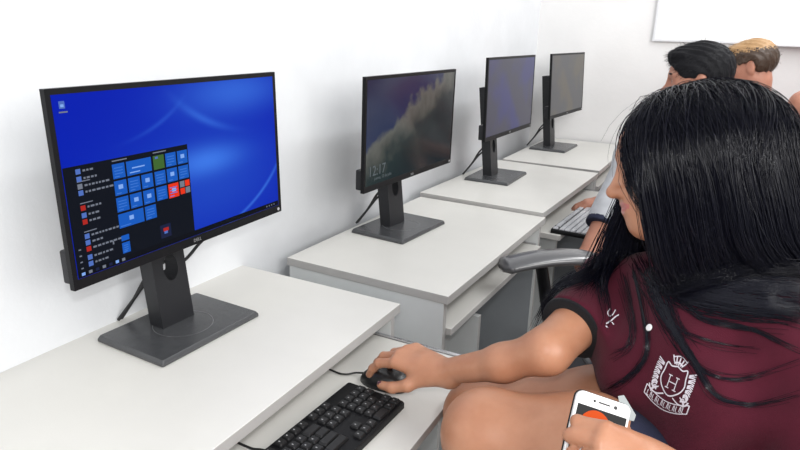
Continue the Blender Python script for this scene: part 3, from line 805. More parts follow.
def girl_torso(S, e=0.0, k=.05):
    ax = (lat, fr, up_t)
    S.ell(chest, (.140+e, .095+e, .150+e), ax, k)
    S.ell(chest+up_t*.07, (.135+e, .075+e, .075+e), ax, k)
    for s in (-1, 1):
        S.ell(chest+lat*s*.062+fr*.070-up_t*.005, (.058+e, .052+e, .056+e), ax, .045)
    S.cone(chest, belly, .105+e, .105+e, k); S.cone(belly, pelv, .11+e, .125+e, k)
    S.cone(chest+up_t*.12-fr*.01, sh_r*.90+neck*.10, .045+e, .050+e, .05); S.cone(chest+up_t*.12-fr*.01, sh_l*.90+neck*.10, .045+e, .050+e, .05)
    return S
body = Solid(); girl_torso(body)
hd = Solid(); PH, (hf, hl, hu), lipf = head(hd, H_c, H_f, H_u)
body.u(hd, .02)
body.cone(PH(-.025, 0, -.07), neck, .050, .054, .03); body.cone(neck, chest+up_t*.12, .055, .07, .05)
body.ell(pelv, (.15, .12, .11), (lat, fr, up_t), .05)
arm_r, arm_l, leg_l, leg_r = Solid(), Solid(), Solid(), Solid()
arm_r.cone(sh_r, el_r, .048, .0350, .03); mf_r = W3(503, 363, 1.035); arm_r.cone(el_r, mf_r, .0345, .0295, .02); arm_r.cone(mf_r, wr_r+A_((-.012, .002, -.003)), .0295, .0210, .02)
arm_l.cone(sh_l, el_l, .052, .040, .03); arm_l.cone(el_l, el_l*.6+wr_l*.4, .040, .037, .02); arm_l.cone(el_l*.6+wr_l*.4, wr_l, .037, .0255, .02)
leg_l.cone(hip_l, mid_l, .105, .086, .04); leg_l.cone(mid_l, kn_l, .086, .071, .03); leg_l.ell(kn_l+A_((-.012, 0, .006)), (.060, .060, .062), None, .03)
leg_l.cone(kn_l, kn_l*.6+an_l*.4, .060, .056, .03); leg_l.cone(kn_l*.6+an_l*.4, an_l, .056, .034, .03)
leg_r.cone(hip_r, mid_r, .10, .080, .04); leg_r.cone(mid_r, kn_r, .080, .060, .03)
leg_r.cone(kn_r, kn_r*.6+an_r*.4, .056, .052, .03); leg_r.cone(kn_r*.6+an_r*.4, an_r, .052, .034, .03)
foot(leg_l, an_l, (-1, -.1)); foot(leg_r, an_r, (-1, .1))
tips_r, tips_l = [], []
hr = Solid()
hand(hr, wr_r+A_((-.012, .002, -.003)), A_((-.985, .16, .06)), A_((.10, -.22, 1)), A_((0, -1, -.22)), [(24, 26, 14), (28, 26, 14), (34, 28, 16), (38, 32, 18)], 1.0,
     thumb=[A_((-.72, -.50, -.46)), A_((-.93, -.12, -.38)), A_((-.97, .12, -.16))], spread=4, tips=tips_r)
hlh = Solid()
fw = unit(-cR*.93+cU*.30+cF*.10)
rk = hand(hlh, wr_l, fw, -cF*.85+cU*.35, cU, [(42, 62, 40), (46, 66, 40), (50, 66, 40), (54, 66, 40)], .96,
     thumb=[(-cR*.8+cU*.42+cF*.12), (-cR*.85+cU*.15+cF*.25), (-cR*.8-cU*.15+cF*.25)], spread=2, tips=tips_l)
arm_r.u(hr, .012); arm_l.u(hlh, .012)
for part_ in (leg_r, leg_l, arm_r, arm_l): body.u(part_, .005)
allp = np.array([H_c+H_u*.13, H_c+H_f*.13, H_c-H_f*.12, sh_r, sh_l, el_r, el_l, wr_r, wr_l, pelv, kn_l, kn_r, an_l, an_r, mid_l, hip_l, hip_r]+[t[0] for t in tips_r+tips_l])
lo, hi = allp.min(0)-.16, allp.max(0)+.16; lo[2] = max(lo[2], 0)
def girl_pick(c): return lipf(c).astype(int)
girl = grow('person', body, lo, hi, .0034, [SKIN, LIPS], None, girl_pick)
tag(girl, 'young person with long black hair in a maroon polo shirt, hand on the mouse', 'person')
# nails
for nm, tp, M_, n_ in (('fingernail', tips_r, NAIL, 5), ('fingernail', tips_l, NAIL, 5)):
    for i, (p, d, b, r) in enumerate(tp):
        sd = np.cross(d, b); bm = bmesh.new(); g = []
        for a in range(6):
            row_ = []
            for k in range(7):
                u_ = (k/6-.5)*2; w_ = r*.80*(1 if a < 4 else 1-.25*(a-3))
                q = p+d*(-.0035+a/5*.0095)+sd*u_*w_+b*(math.sqrt(max(0, 1-(u_*.80)**2))*r*1.05-.0002-(.0010*(a/5)**2))
                row_.append(bm.verts.new(q))
            g.append(row_)
        for a in range(5):
            for k in range(6): bm.faces.new((g[a][k], g[a+1][k], g[a+1][k+1], g[a][k+1]))
        o = link(nm, bm, NAILD if (tp is tips_r and i == 4) else M_, girl, smooth=True)
# eyes (closed down towards the desk, mostly behind the hair)
for s in (-1, 1):
    bm = bmesh.new(); c = PH(.0665, s*.031, -.001)
    tube(bm, [c+hl*a*.012+hf*(.0145-.004*a*a)-hu*(.004-.002*a*a) for a in (-1, -.5, 0, .5, 1)], [.0006, .0012, .0014, .0012, .0006], 6)
    link('eyelashes', bm, HAIRB, girl)
    bm = bmesh.new(); tube(bm, [PH(.084-.014*(a*a), s*(.031+.017*a), .0215+.003*(1-a*a)) for a in (-1, -.5, 0, .5, 1)], [.001, .0026, .003, .0024, .0008], 6)
    link('eyebrow', bm, HAIRB, girl)
# ring
rp, rd = rk[0][2], unit(rk[1][2]); q0 = rp+rd*.024; e1 = unit(np.cross(rd, cU)); e2 = np.cross(rd, e1); bm = bmesh.new()
tube(bm, [q0+(e1*math.cos(a)+e2*math.sin(a))*.0100 for a in [2*PI*k/28 for k in range(29)]], .0012, 8, cap=False)
link('finger_ring', bm, METAL, girl, smooth=True)
# polo shirt
def fold(P): return .0035*np.sin(P@(lat*38+up_t*22)+2*np.sin(P@(up_t*17)))+.0022*np.sin(P@(up_t*70-lat*30)+3*np.sin(P@lat*15))
shirt = Solid(); girl_torso(shirt, .010, .055); shirt.ell(pelv, (.172, .142, .125), (lat, fr, up_t), .05)
sl = Solid(); sl.cone(sh_r, el_r, .060, .053, .02); sl.cut(f_half(sh_r*.38+el_r*.62, el_r-sh_r)); shirt.u(sl, .035)
sl = Solid(); sl.cone(sh_l, el_l, .068, .062, .02); sl.cut(f_half(sh_l*.18+el_l*.82, el_l-sh_l)); shirt.u(sl, .035)
base_shirt = shirt
SH = Solid(); SH.u(lambda P: base_shirt(P)+fold(P), 0)
SH.cone(neck*.75+(chest+up_t*.12)*.25, chest+up_t*.12, .060, .084, .03); SH.cut(f_half(pelv-up_t*.06, -up_t)); SH.sub(f_ell(neck+up_t*.048+fr*.006, (.056, .052, .045), (lat, fr, up_t)), .004)
shirt_o = grow('polo_shirt', SH, lo, hi, .0045, [MAROON], girl)
for (a, b, t0, r) in ((sh_r, el_r, .62, .0560), (sh_l, el_l, .82, .0640)):
    d = unit(b-a); c = a*(1-t0)+b*t0; S2 = Solid(); S2.cone(c-d*.03, c+d*.03, r, r, 0); S2.cut(f_half(c+d*.009, d)); S2.cut(f_half(c-d*.009, -d))
    grow('sleeve_cuff', S2, c-.09, c+.09, .003, [TRIM], girl)
S2 = Solid(); S2.u(f_ell(neck+up_t*.012+fr*.012, (.066, .062, .05), (lat, fr, up_t)), 0); S2.sub(f_ell(neck+up_t*.012+fr*.012, (.056, .052, .09), (lat, fr, up_t)), .002); S2.cut(f_half(neck+up_t*.034, up_t)); S2.cut(f_half(neck-up_t*.030, -up_t))
grow('collar', S2, neck-.12, neck+.12, .003, [MAROON], girl)
# shorts
SO = Solid()
SO.ell(pelv, (.165, .135, .12), (lat, fr, up_t), .05)
a = Solid(); a.cone(hip_l, mid_l, .112, .094, 0); a.cut(f_half(mid_l, mid_l-hip_l)); SO.u(a, .03)
a = Solid(); a.cone(hip_r, mid_r, .112, .094, 0); a.cut(f_half(hip_r*.10+mid_r*.90, mid_r-hip_r)); SO.u(a, .03)
grow('shorts', SO, lo, hi, .006, [NAVYM], girl)
for an, td in ((an_l, (-1, -.1)), (an_r, (-1, .1))):
    S2 = Solid(); t = unit(A_((td[0], td[1], 0))); an = A_(an)
    S2.cone(an+DOWN*.03-t*.02, an+t*.10+DOWN*.055, .045, .036, .03); S2.cone(an+DOWN*.055-t*.03, an+t*.17+DOWN*.062, .034, .030, .02); S2.cut(f_half(an+DOWN*.01, (0, 0, 1))); S2.cut(f_half(an+DOWN*.088, (0, 0, -1)))
    grow('shoe', S2, an-.25, an+.25, .006, [TRIM], girl)

# what lies on the shirt is laid onto the cloth itself
from mathutils.bvhtree import BVHTree
bvh_s = BVHTree.FromPolygons([tuple(v.co) for v in shirt_o.data.vertices], [tuple(p.vertices) for p in shirt_o.data.polygons])
def on_cloth(px, py, lift=.0008):
    d = (at(px, py, 1)-CAM).normalized(); h = bvh_s.ray_cast(CAM, d)
    if h[0] is None: return None
    n = h[1] if h[1].dot(d) < 0 else -h[1]
    return h[0]+n*lift, n
THREAD = mat('white_thread', (.72, .68, .74), .6, bump=.8, bscale=900)
def stitch(bm, pts, w, lift=.0011, closed=False):
    """a band of embroidery following image-side points on the cloth"""
    P = [on_cloth(x, y, lift) for x, y in pts]; P = [p for p in P if p]
    if len(P) < 2: return
    prev = None; n = len(P)
    for i in range(n):
        t = (P[min(i+1, n-1)][0]-P[max(i-1, 0)][0]); s = t.cross(P[i][1])
        if s.length < 1e-7: continue
        s = s.normalized()*w/2
        q = (bm.verts.new(P[i][0]-s), bm.verts.new(P[i][0]+s))
        if prev: bm.faces.new((prev[0], prev[1], q[1], q[0]))
        prev = q
def smooth2(pts, n=5): return [(p.x, p.y) for p in catmull([(x, y, 0) for x, y in pts], n)]
# crest drawn in a small square, x right, y down, then laid along the shirt front
cx, cy = 673, 382.5
def Cq(a, b): return (cx+a*.88+b*-.33, cy+a*.46+b*.93)
bm = bmesh.new()
def cs(pts, w=.0013, n=5): w *= 1.25; stitch(bm, [Cq(*p) for p in smooth2(pts, n)], w)
shield = [(0, -17), (6, -15), (11, -17), (12, -8), (13, 0), (9, 8), (0, 14), (-9, 8), (-13, 0), (-12, -8), (-11, -17), (-6, -15), (0, -17)]
cs(shield, .0015)
for p in ([(-4, -6), (-4, 7)], [(4, -6), (4, 7)], [(-4, .5), (4, .5)], [(-6, -6), (-2, -6)], [(2, -6), (6, -6)], [(-6, 7), (-2, 7)], [(2, 7), (6, 7)]): cs(p, .0012, 2)
for s in (-1, 1):      # leaves and scrolls either side
    for k in range(6):
        y = -14+k*5.2; x = s*(14+1.5*math.sin(k*.7)); L_ = 7-.4*k
        for j in range(3): cs([(x, y+j), (x+s*L_*.5, y-2+j*1.6), (x+s*L_, y-4+j*2.4+k)], .0013, 3)
    cs([(s*12, 10), (s*17, 13), (s*20, 8), (s*17, 5)], .0015); cs([(s*5, 14), (s*12, 17), (s*19, 16), (s*22, 11)], .0016)
for k in range(5):     # helmet and plume above
    a = -.9+k*.45; cs([(a*4, -18), (a*7, -22), (a*9, -26)], .0014, 3)
cs([(-5, -19), (0, -21), (5, -19)], .0018); cs([(-8, -24), (0, -27.5), (8, -24)], .0013)
for dy, w in ((19, .0012), (28, .0012)):    # ribbon
    cs([(-24, dy-6), (-12, dy-1), (0, dy+1), (12, dy-1), (24, dy-6)], w)
cs([(-24, 13), (-24, 22)], .0012, 2); cs([(24, 13), (24, 22)], .0012, 2)
for k in range(13):    # stitched letters of the motto, too small to read in the picture
    x = -20+k*3.3; y0 = 23.5-5.5*(x/24)**2
    cs([(x-.8, y0+3), (x-.4, y0-2.2), (x+.4, y0-2.2), (x+.8, y0+3)] if k % 2 else [(x-.9, y0-2.2), (x-.9, y0+3), (x+.9, y0+3)], .0008, 2)
link('embroidered_crest', bm, THREAD, girl)
bm = bmesh.new()
def ls(pts, w=.0016): stitch(bm, smooth2(pts, 4), w)
ls([(610, 309), (607.5, 313), (609.5, 316.5), (613, 314.5), (615.5, 310)])
ls([(606, 324), (611, 321), (615, 317.5), (619, 315)], .0022); ls([(605.5, 326), (608, 328)], .0018); ls([(612, 322.5), (614, 325)], .0016)
link('embroidered_letters', bm, THREAD, girl)
p_ = on_cloth(650, 328, .001)
if p_:
    bm = bmesh.new(); lathe(bm, [(.0052, 0), (.0056, .0014), (.0046, .0024), (.002, .0018)], 16)
    bmesh.ops.transform(bm, matrix=Matrix.Translation(p_[0]) @ p_[1].to_track_quat('Z', 'Y').to_matrix().to_4x4(), verts=bm.verts)
    link('shirt_button', bm, WHITEP, girl)

# ------------------------------------------------------------------ her hair
bvh_b = BVHTree.FromPolygons([tuple(v.co) for v in girl.data.vertices], [tuple(p.vertices) for p in girl.data.polygons])
def push(p, m_=.004):
    for bv in (bvh_s, bvh_b):
        h = bv.find_nearest(V(p), .08)
        if h[0] is not None:
            v = V(p)-h[0]; dist = v.length; n = h[1]
            if v.dot(n) < 0: p = A_(h[0]+n*m_)
            elif dist < m_: p = A_(h[0]+n*m_)
    return p
cap = Solid()
hax = (hf, hl, hu)
cap.u(f_ell(PH(-.018, 0, .012), (.110, .086, .090), hax), 0)
cap.cut(lambda P: -((P-PH(.050, 0, 0))@unit(-hf*1-hu*.42)), .012)
def swept(a, b, h): return PH(a, b, h)
cap.cone(PH(-.065, .01, -.01), PH(-.080, .015, -.11), .056, .050, .04)
cap.cone(PH(-.080, .015, -.11), PH(-.105, .02, -.16), .046, .034, .04)
cap.cone(PH(-.035, .045, -.02), PH(-.045, .045, -.13), .022, .022, .04)
cap.cone(PH(.015, .030, -.10), neck*.55+PH(.03, .03, -.10)*.45, .022, .030, .04)
cap.cone(PH(-.03, -.055, -.02), PH(-.02, -.06, -.13), .026, .026, .04)
hair = grow('hair', cap, H_c-.36, H_c+.26, .0045, [HAIRB], girl)
rs = np.random.default_rng(11)
def strand(phi, lay, length, part_a, drift, sweep, sweep_at, freq, amp, ph):
    """from the parting over the skull, then falling with gravity, kept outside head, body and cloth"""
    c0 = PH(-.022, 0, .006); RA = A_((.118+lay, .090+lay, .096+lay*.45))
    d0 = unit(A_((part_a, .02*np.sign(phi), 1.0))); dE = A_((math.cos(phi), math.sin(phi), -.10)); dE = unit(dE)
    pts = []; n1 = 11
    for i in range(n1):
        t = i/(n1-1); om = math.acos(np.clip(d0@dE, -1, 1)); so = math.sin(om)
        d = (math.sin((1-t)*om)*d0+math.sin(t*om)*dE)/so
        q = d/np.linalg.norm(d/RA)
        pts.append(c0+hf*q[0]+hl*q[1]+hu*q[2])
    p = pts[-1]; L = 0; st = .013
    dprev = unit(pts[-1]-pts[-2])
    outw = unit(hf*math.cos(phi)+hl*math.sin(phi))
    while L < length:
        s = np.clip((L-sweep_at)/.10, 0, 1)
        g = unit(DOWN*(1-.80*s)+drift+sweep*s+outw*.10*max(0, 1-L/.1))
        dprev = unit(dprev*.55+g*.45)
        q = p+dprev*st+hf*amp*math.sin(L*freq+ph)*.5+hl*amp*math.cos(L*freq*.8+ph)*.5
        q = push(q, .004+lay*.8)
        if np.linalg.norm(q-p) < .002: break
        p = q; pts.append(p); L += st
    return pts
VV, QQ, base_i = [], [], 0
def add_strand(pts, r0, r1=.0002):
    global base_i
    P = np.array(pts); n = len(P)
    if n < 4: return
    T = np.gradient(P, axis=0); T /= np.linalg.norm(T, axis=1)[:, None]+1e-9
    ref = np.array([.3, .5, .81]); X = np.cross(T, ref); X /= np.linalg.norm(X, axis=1)[:, None]+1e-9; Y = np.cross(T, X)
    s = np.linspace(0, 1, n); r = (r0*(1-s**4)+r1*s**4)[:, None]
    ring = np.stack([P+r*(X*math.cos(a)+Y*math.sin(a)) for a in (0, 2.094, 4.189)], 1).reshape(-1, 3)
    VV.append(ring)
    i = np.arange(n-1)[:, None]*3
    for k in range(3):
        QQ.append(base_i+np.concatenate([i+k, i+(k+1) % 3, i+3+(k+1) % 3, i+3+k], 1))
    base_i += 3*n
def clumps(n, f):
    for _ in range(n):
        guide = f()
        if guide is None: continue
        k = rs.integers(5, 9); G = np.array(guide); m_ = len(G); s = np.linspace(0, 1, m_)[:, None]
        for j in range(k):
            off = rs.normal(0, 1, 3)*.0042; w = .7+.6*np.sin(s*rs.uniform(3, 9)+rs.uniform(0, 6))
            cut_ = int(m_*rs.uniform(.8, 1)); Q = G+off*w*(np.minimum(1, s*6+.2))
            add_strand(Q[:cut_], rs.uniform(.00035, .00065))
sw = cR*.95+cF*.10
def near():
    phi = math.radians(31+84*rs.uniform(0, 1)**1.15); ba = np.clip((math.degrees(phi)-40)/40, 0, 1)
    return strand(phi, rs.uniform(0, .012), rs.uniform(.20, .30)+.03*ba, rs.uniform(-.2, .55), -hf*(.34-.04*ba), sw*(.12+.85*ba), .07+rs.uniform(-.02, .05), rs.uniform(15, 35), .0008, rs.uniform(0, 6))
def rear():
    phi = math.radians(rs.uniform(86, 258))
    return strand(phi, rs.uniform(0, .018), rs.uniform(.20, .34), rs.uniform(-.7, .2), -hf*.32+hl*.08, sw*.8, .09, rs.uniform(15, 35), .0008, rs.uniform(0, 6))
def far():
    phi = -math.radians(rs.uniform(38, 110))
    return strand(phi, rs.uniform(0, .012), rs.uniform(.22, .40), rs.uniform(-.2, .55), hf*rs.uniform(.0, .36)-cF*.08, hf*0, .30, rs.uniform(15, 35), .0009, rs.uniform(0, 6))
def fringe(): return strand(math.radians(rs.uniform(17, 32)), rs.uniform(0, .006), rs.uniform(.04, .12), rs.uniform(.1, .6), -hf*.75+hl*.25, hf*0, 1, 20, .0008, rs.uniform(0, 6))
clumps(34, fringe)
clumps(760, near); clumps(820, rear); clumps(260, far)
# loose locks lying over the shirt front
def lock(pts, n, r=.0004, spread=2.6, lift=.0025):
    n = int(n*.6); spread *= 1.25
    base = smooth2(pts, 9); m_ = len(base)
    for _ in range(n):
        o = rs.normal(0, spread, 2); o2 = rs.normal(0, spread*.7, 2); Q = []; fa, fb = rs.uniform(.5, 2.5), rs.uniform(0, 6)
        a0, a1 = rs.integers(0, 3), m_-rs.integers(0, max(1, m_//4))
        for i, (x, y) in enumerate(base):
            if i < a0 or i >= a1: continue
            t = i/(m_-1); wv = 1.3*math.sin(t*fa*6+fb)
            X, Y = x+o[0]*(1-t)+o2[0]*t+wv*.6, y+o[1]*(1-t)+o2[1]*t+wv
            k = on_cloth(X, Y, lift)
            if k is None:
                h = bvh_b.ray_cast(CAM, (at(X, Y, 1)-CAM).normalized()); k = (h[0]+h[1]*lift,) if h[0] else None
            if k: Q.append(A_(k[0]))
        if len(Q) > 5:
            Q = np.array(Q)
            for _s in range(4): Q[1:-1] = (Q[:-2]+Q[1:-1]*2+Q[2:])/4
            add_strand(Q, r)
lock([(652, 270), (668, 312), (680, 342), (700, 368), (722, 378), (750, 378), (806, 360)], 26, spread=2.0)
lock([(648, 265), (660, 310), (680, 340), (698, 368), (712, 392), (730, 402), (760, 405), (812, 392)], 46, spread=2.6)
lock([(676, 290), (700, 318), (730, 325), (755, 330), (780, 342), (812, 356)], 30, spread=2.4)
lock([(636, 268), (645, 310), (649, 345), (641, 364), (625, 380), (600, 393)], 42, spread=2.2)
lock([(622, 272), (630, 305), (633, 330), (628, 348), (612, 356)], 24, spread=3)
lock([(650, 280), (672, 322), (690, 335), (720, 345), (762, 349)], 16, spread=3)
lock([(668, 258), (700, 276), (745, 284), (785, 288), (820, 294)], 300, spread=7, lift=.004)
lock([(664, 275), (690, 290), (735, 300), (780, 306), (818, 314)], 340, spread=8, lift=.004)
lock([(660, 270), (690, 300), (730, 312), (770, 316), (810, 322)], 90, spread=7)
lock([(640, 260), (662, 300), (676, 330), (690, 352)], 80, spread=7)
for _ in range(60):     # flyaways over the crown
    phi = rs.uniform(-2.6, 2.6); s = strand(phi, rs.uniform(.014, .030), .02, rs.uniform(-.5, .6), hf*0, hf*0, 1, 10, .001, 0)
    i0 = rs.integers(0, 5); add_strand(s[i0:i0+7], .00022)
hv = np.concatenate(VV); hq = np.concatenate(QQ)
sn_mesh('hair_strands', hv, hq, HAIRB, hair)

# ------------------------------------------------------------------ the phone in her left hand
ph = empty('mobile_phone'); tag(ph, 'white phone with an orange disc on screen, held on the lap', 'phone')
TL, TR = W3(578.5, 388.5, .800), W3(632, 406.5, .800)
px_ = unit(TR-TL); nrm = unit(-cF*.93+cU*.28); nrm = unit(nrm-px_*(nrm@px_)); dn = unit(np.cross(px_, nrm)); 
if dn @ cU > 0: dn = -dn
w_ = np.linalg.norm(TR-TL); L_ = .146
M4 = Matrix(((px_[0], dn[0], nrm[0], 0), (px_[1], dn[1], nrm[1], 0), (px_[2], dn[2], nrm[2], 0), (0, 0, 0, 1))); 
ph.matrix_world = Matrix.Translation(TL) @ M4
def flat(bm, x0, x1, y0, y1, z, mi=0):
    bm.faces.new([bm.verts.new(c) for c in ((x0, y0, z), (x1, y0, z), (x1, y1, z), (x0, y1, z))]).material_index = mi
bm = bmesh.new(); prism(bm, rrect(0, w_, 0, L_, .009), -.0075, 0); link('phone_body', bm, WHITEP, ph, bevel=.0012)
bm = bmesh.new(); prism(bm, rrect(-.0012, w_+.0012, -.0012, L_+.0012, .010), -.0092, -.0055); link('phone_case', bm, PLAST, ph, bevel=.001)
bm = bmesh.new(); flat(bm, .0035, w_-.0035, .017, L_-.017, .0004); link('screen', bm, mat('phone_screen', (.003, .003, .004), .25, spec=.1), ph)
bm = bmesh.new(); n = 40
bm.faces.new([bm.verts.new((w_*.42+.0205*math.cos(2*PI*k/n), .040+.0205*math.sin(2*PI*k/n), .0007)) for k in range(n)])
link('orange_disc', bm, em('phone_orange', (.85, .10, .01), 1), ph)
bm = bmesh.new(); prism(bm, rrect(w_*.40, w_*.62, .0075, .0095, .001), 0, .0005); lathe(bm, [(.0018, 0), (.0018, .0004)], 12, (w_*.33, .0085, 0)); lathe(bm, [(.0024, 0), (.0024, .0004)], 12, (w_*.72, .0085, 0)); link('earpiece', bm, CASE, ph)

# the white card between the phone and the shirt
cdp = [W3(618, 396, .835), W3(624, 395, .835), W3(636, 415, .815), W3(634, 421, .812), W3(622, 419, .815)]
nn = unit(np.cross(cdp[2]-cdp[0], cdp[4]-cdp[0])); bm = bmesh.new()
a_ = [bm.verts.new(p) for p in cdp]; b_ = [bm.verts.new(p+nn*.0012) for p in cdp]
bm.faces.new(a_); bm.faces.new(b_[::-1])
for i in range(5): bm.faces.new((a_[i], b_[i], b_[(i+1) % 5], a_[(i+1) % 5]))
bmesh.ops.recalc_face_normals(bm, faces=bm.faces)
tag(link('paper_card', bm, mat('pale_card', (.36, .39, .39), .5), bevel=.0003), 'small pale card tucked between the phone and the maroon shirt', 'card')
# ------------------------------------------------------------------ the other students further down the room
def student(label, J, shirt_m, hair_m, trouser_m, arm_skin=True, h=.0075, hair_fn=None, cuff=None, hands=None, sleeve=.62, sc_=1.0, hair_mats=None, hair_pick=None):
    S = Solid(); hd = Solid(); P, (f, l, u), lp = head(hd, J['head'], J['f'], J['u'], sc_); 
    g = {k: A_(v) for k, v in J.items()}
    la = unit(g['sl']-g['sr']); upt = unit(g['neck']-g['pelv']); frt = unit(np.cross(la, upt)); frt = frt if frt@g['bf'] > 0 else -frt; upt = np.cross(la, frt); upt = upt if upt[2] > 0 else -upt
    ch = g['neck']*.62+g['pelv']*.38
    def torso(S, e=0):
        ax = (la, frt, upt)
        S.ell(ch, (.150+e, .10+e, .17+e), ax, .05); S.ell(ch+upt*.10, (.15+e, .08+e, .08+e), ax, .05); S.cone(ch, g['pelv'], .115+e, .125+e, .05)
        for k in ('sl', 'sr'): S.cone(ch+upt*.15, g[k], .05+e, .055+e, .05)
    torso(S); S.u(hd, .02); S.cone(P(-.025, 0, -.07), g['neck'], .056, .06, .03); S.cone(g['neck'], ch+upt*.1, .06, .07, .05)
    for s in 'lr':
        S.cone(g['s'+s], g['e'+s], .050, .040, .03); S.cone(g['e'+s], g['w'+s], .040, .026, .02)
        S.cone(g['pelv']+la*(.08 if s == 'l' else -.08), g['k'+s], .09, .06, .04); S.cone(g['k'+s], g['a'+s], .058, .038, .03)
        foot(S, g['a'+s], g['bf'])
        hh = Solid(); hf_ = unit(g['w'+s]-g['e'+s])*.6+A_(g['bf'])*.4
        bk = A_((0, 0, 1)); 
        hand(hh, g['w'+s], hf_, bk, np.cross(unit(hf_), bk)*(1 if s == 'l' else -1), [(20, 28, 15)]*4, 1.0); S.u(hh, .012)
    pts = np.array([g[k] for k in g if k not in ('f', 'u', 'bf')]); lo, hi = pts.min(0)-.24, pts.max(0)+.24; lo[2] = max(lo[2], 0)
    o = grow('person', S, lo, hi, h, [SKIN2, LIPS], None, lambda c: lp(c).astype(int)); tag(o, label, 'person')
    T = Solid(); torso(T, .012)
    for s in 'lr':
        q = Solid(); q.cone(g['s'+s], g['e'+s], .066, .060, 0); q.cut(f_half(g['s'+s]*(1-sleeve)+g['e'+s]*sleeve, g['e'+s]-g['s'+s])); T.u(q, .03)
    T.cut(f_half(g['pelv'], -upt)); T.sub(f_ell(g['neck']+upt*.02+frt*.01, (.07, .065, .05), (la, frt, upt)), .004)
    T2 = Solid(); T2.u(lambda X: T(X)+.003*np.sin(X@(la*30+upt*25)+2*np.sin(X@upt*14)), 0)
    grow('shirt', T2, lo, hi, h, [shirt_m], o)
    if cuff:
        for s in 'lr':
            a, b = g['s'+s], g['e'+s]; d = unit(b-a); c = a*(1-sleeve)+b*sleeve
            q = Solid(); q.cone(c-d*.03, c+d*.03, .0625, .0625, 0); q.cut(f_half(c+d*.010, d)); q.cut(f_half(c-d*.010, -d)); grow('sleeve_cuff', q, c-.1, c+.1, .005, [cuff], o)
    T = Solid(); T.ell(g['pelv'], (.165, .13, .12), (la, frt, upt), .05)
    for s in 'lr':
        T.cone(g['pelv']+la*(.08 if s == 'l' else -.08), g['k'+s], .10, .072, .04); T.cone(g['k'+s], g['a'+s], .070, .055, .03)
        T.cut(f_half(A_((0, 0, g['al'][2]+.01)), (0, 0, -1)))
    grow('trousers', T, lo, hi, h, [trouser_m], o)
    for s in 'lr':
        an = g['a'+s]; t = unit(A_((g['bf'][0], g['bf'][1], 0))); q = Solid()
        q.cone(an+DOWN*.03-t*.02, an+t*.10+DOWN*.055, .046, .038, .03); q.cone(an+DOWN*.055-t*.03, an+t*.17+DOWN*.062, .035, .031, .02); q.cut(f_half(an+DOWN*.088, (0, 0, -1)))
        grow('shoe', q, an-.26, an+.26, .008, [TRIM], o)
    for s in (-1, 1):
        bm = bmesh.new(); bmesh.ops.create_uvsphere(bm, u_segments=16, v_segments=10, radius=.0112*sc_)
        for v in bm.verts: v.co = V(P(.0685, s*.031, -.001))+v.co
        for fc in bm.faces:
            if (A_(fc.calc_center_median())-P(.0685, s*.031, -.001))@f > .0095*sc_: fc.material_index = 1
        link('eye', bm, [EYEW, EYED], o, smooth=True)
        bm = bmesh.new(); tube(bm, [P(.086-.014*(a*a), s*(.031+.017*a), .0225+.003*(1-a*a)) for a in (-1, -.5, 0, .5, 1)], [.001, .003, .0034, .003, .001], 6); link('eyebrow', bm, HAIRB, o)
    hs = Solid(); hair_fn(hs, P, f, l, u)
    nz = lambda v: (np.stack([np.sin(v@A_((310, 90, 40))+3*np.sin(v@A_((60, 200, 90)))), np.sin(v@A_((90, 280, 120))), np.sin(v@A_((60, 120, 330)))], 1))*.0016
    hh = grow('hair', hs, A_(J['head'])-.2, A_(J['head'])+.2, .004, hair_mats or [hair_m], o, hair_pick(P, f, l, u) if hair_pick else None, disp=nz)
    # short strands standing out of the cut
    me = hh.data; r2 = np.random.default_rng(5); VVl = []; Ql = []; bi = 0
    vs = np.array([v.co for v in me.vertices]); ns = np.array([v.normal for v in me.vertices])
    for i in r2.choice(len(vs), min(1500, len(vs)), replace=False):
        p = vs[i]; n = ns[i]; d = unit(n*.55+f*.45*hairdir(P, p, f, u)-u*.25+r2.normal(0, .2, 3)); Lh = r2.uniform(.008, .02); sd = unit(np.cross(n, d)+1e-6)*.0009
        a = p-n*.002
        VVl += [a-sd, a+sd, a+d*Lh+sd*.2, a+d*Lh-sd*.2]; Ql.append([bi, bi+1, bi+2, bi+3]); bi += 4
    sn_mesh('hair_tufts', np.array(VVl), np.array(Ql), hair_mats or [hair_m], hh)
    if hair_pick:
        pk = hair_pick(P, f, l, u); c = np.array(VVl).reshape(-1, 4, 3).mean(1); hh.children[0].data.polygons.foreach_set('material_index', pk(c).astype(np.int32))
    return o
def hairdir(P, p, f, u): return 1.0
def cap_short(S, P, f, l, u):
    k_ = np.linalg.norm(P(1, 0, 0)-P(0, 0, 0)); S.u(f_ell(P(-.010, 0, .030), (.106*k_, .083*k_, .094*k_), (f, l, u)), 0)
    S.cut(lambda X: (X-P(.068, 0, .036))@unit(f*.75-u*.65), .008)
    S.cut(lambda X: -((X-P(-.06, 0, -.055))@u), .006)
    S.ell(P(.050, 0, .086), (.042, .058, .020), (f, l, u), .02)
    for s in (-1, 1): S.sub(f_ell(P(.02, s*.08, -.04), (.045, .035, .05), (f, l, u)), .008); S.sub(f_ell(P(-.008, s*.080, -.012), (.022, .02, .034), (f, l, u)), .004)
def ST(head_, f, bf, pelv, neckoff, sl, sr, el, er, wl, wr, kl, kr):
    d = dict(head=A_(head_), f=A_(f), u=A_((0, 0, 1)), bf=A_(bf), pelv=A_(pelv), neck=A_(head_)+A_(neckoff), sl=A_(sl), sr=A_(sr), el=A_(el), er=A_(er), wl=A_(wl), wr=A_(wr), kl=A_(kl), kr=A_(kr))
    for s in 'lr': d['a'+s] = A_((d['k'+s][0]+.03, d['k'+s][1], .095))
    return d
HA = W3(697, 79, 2.1)
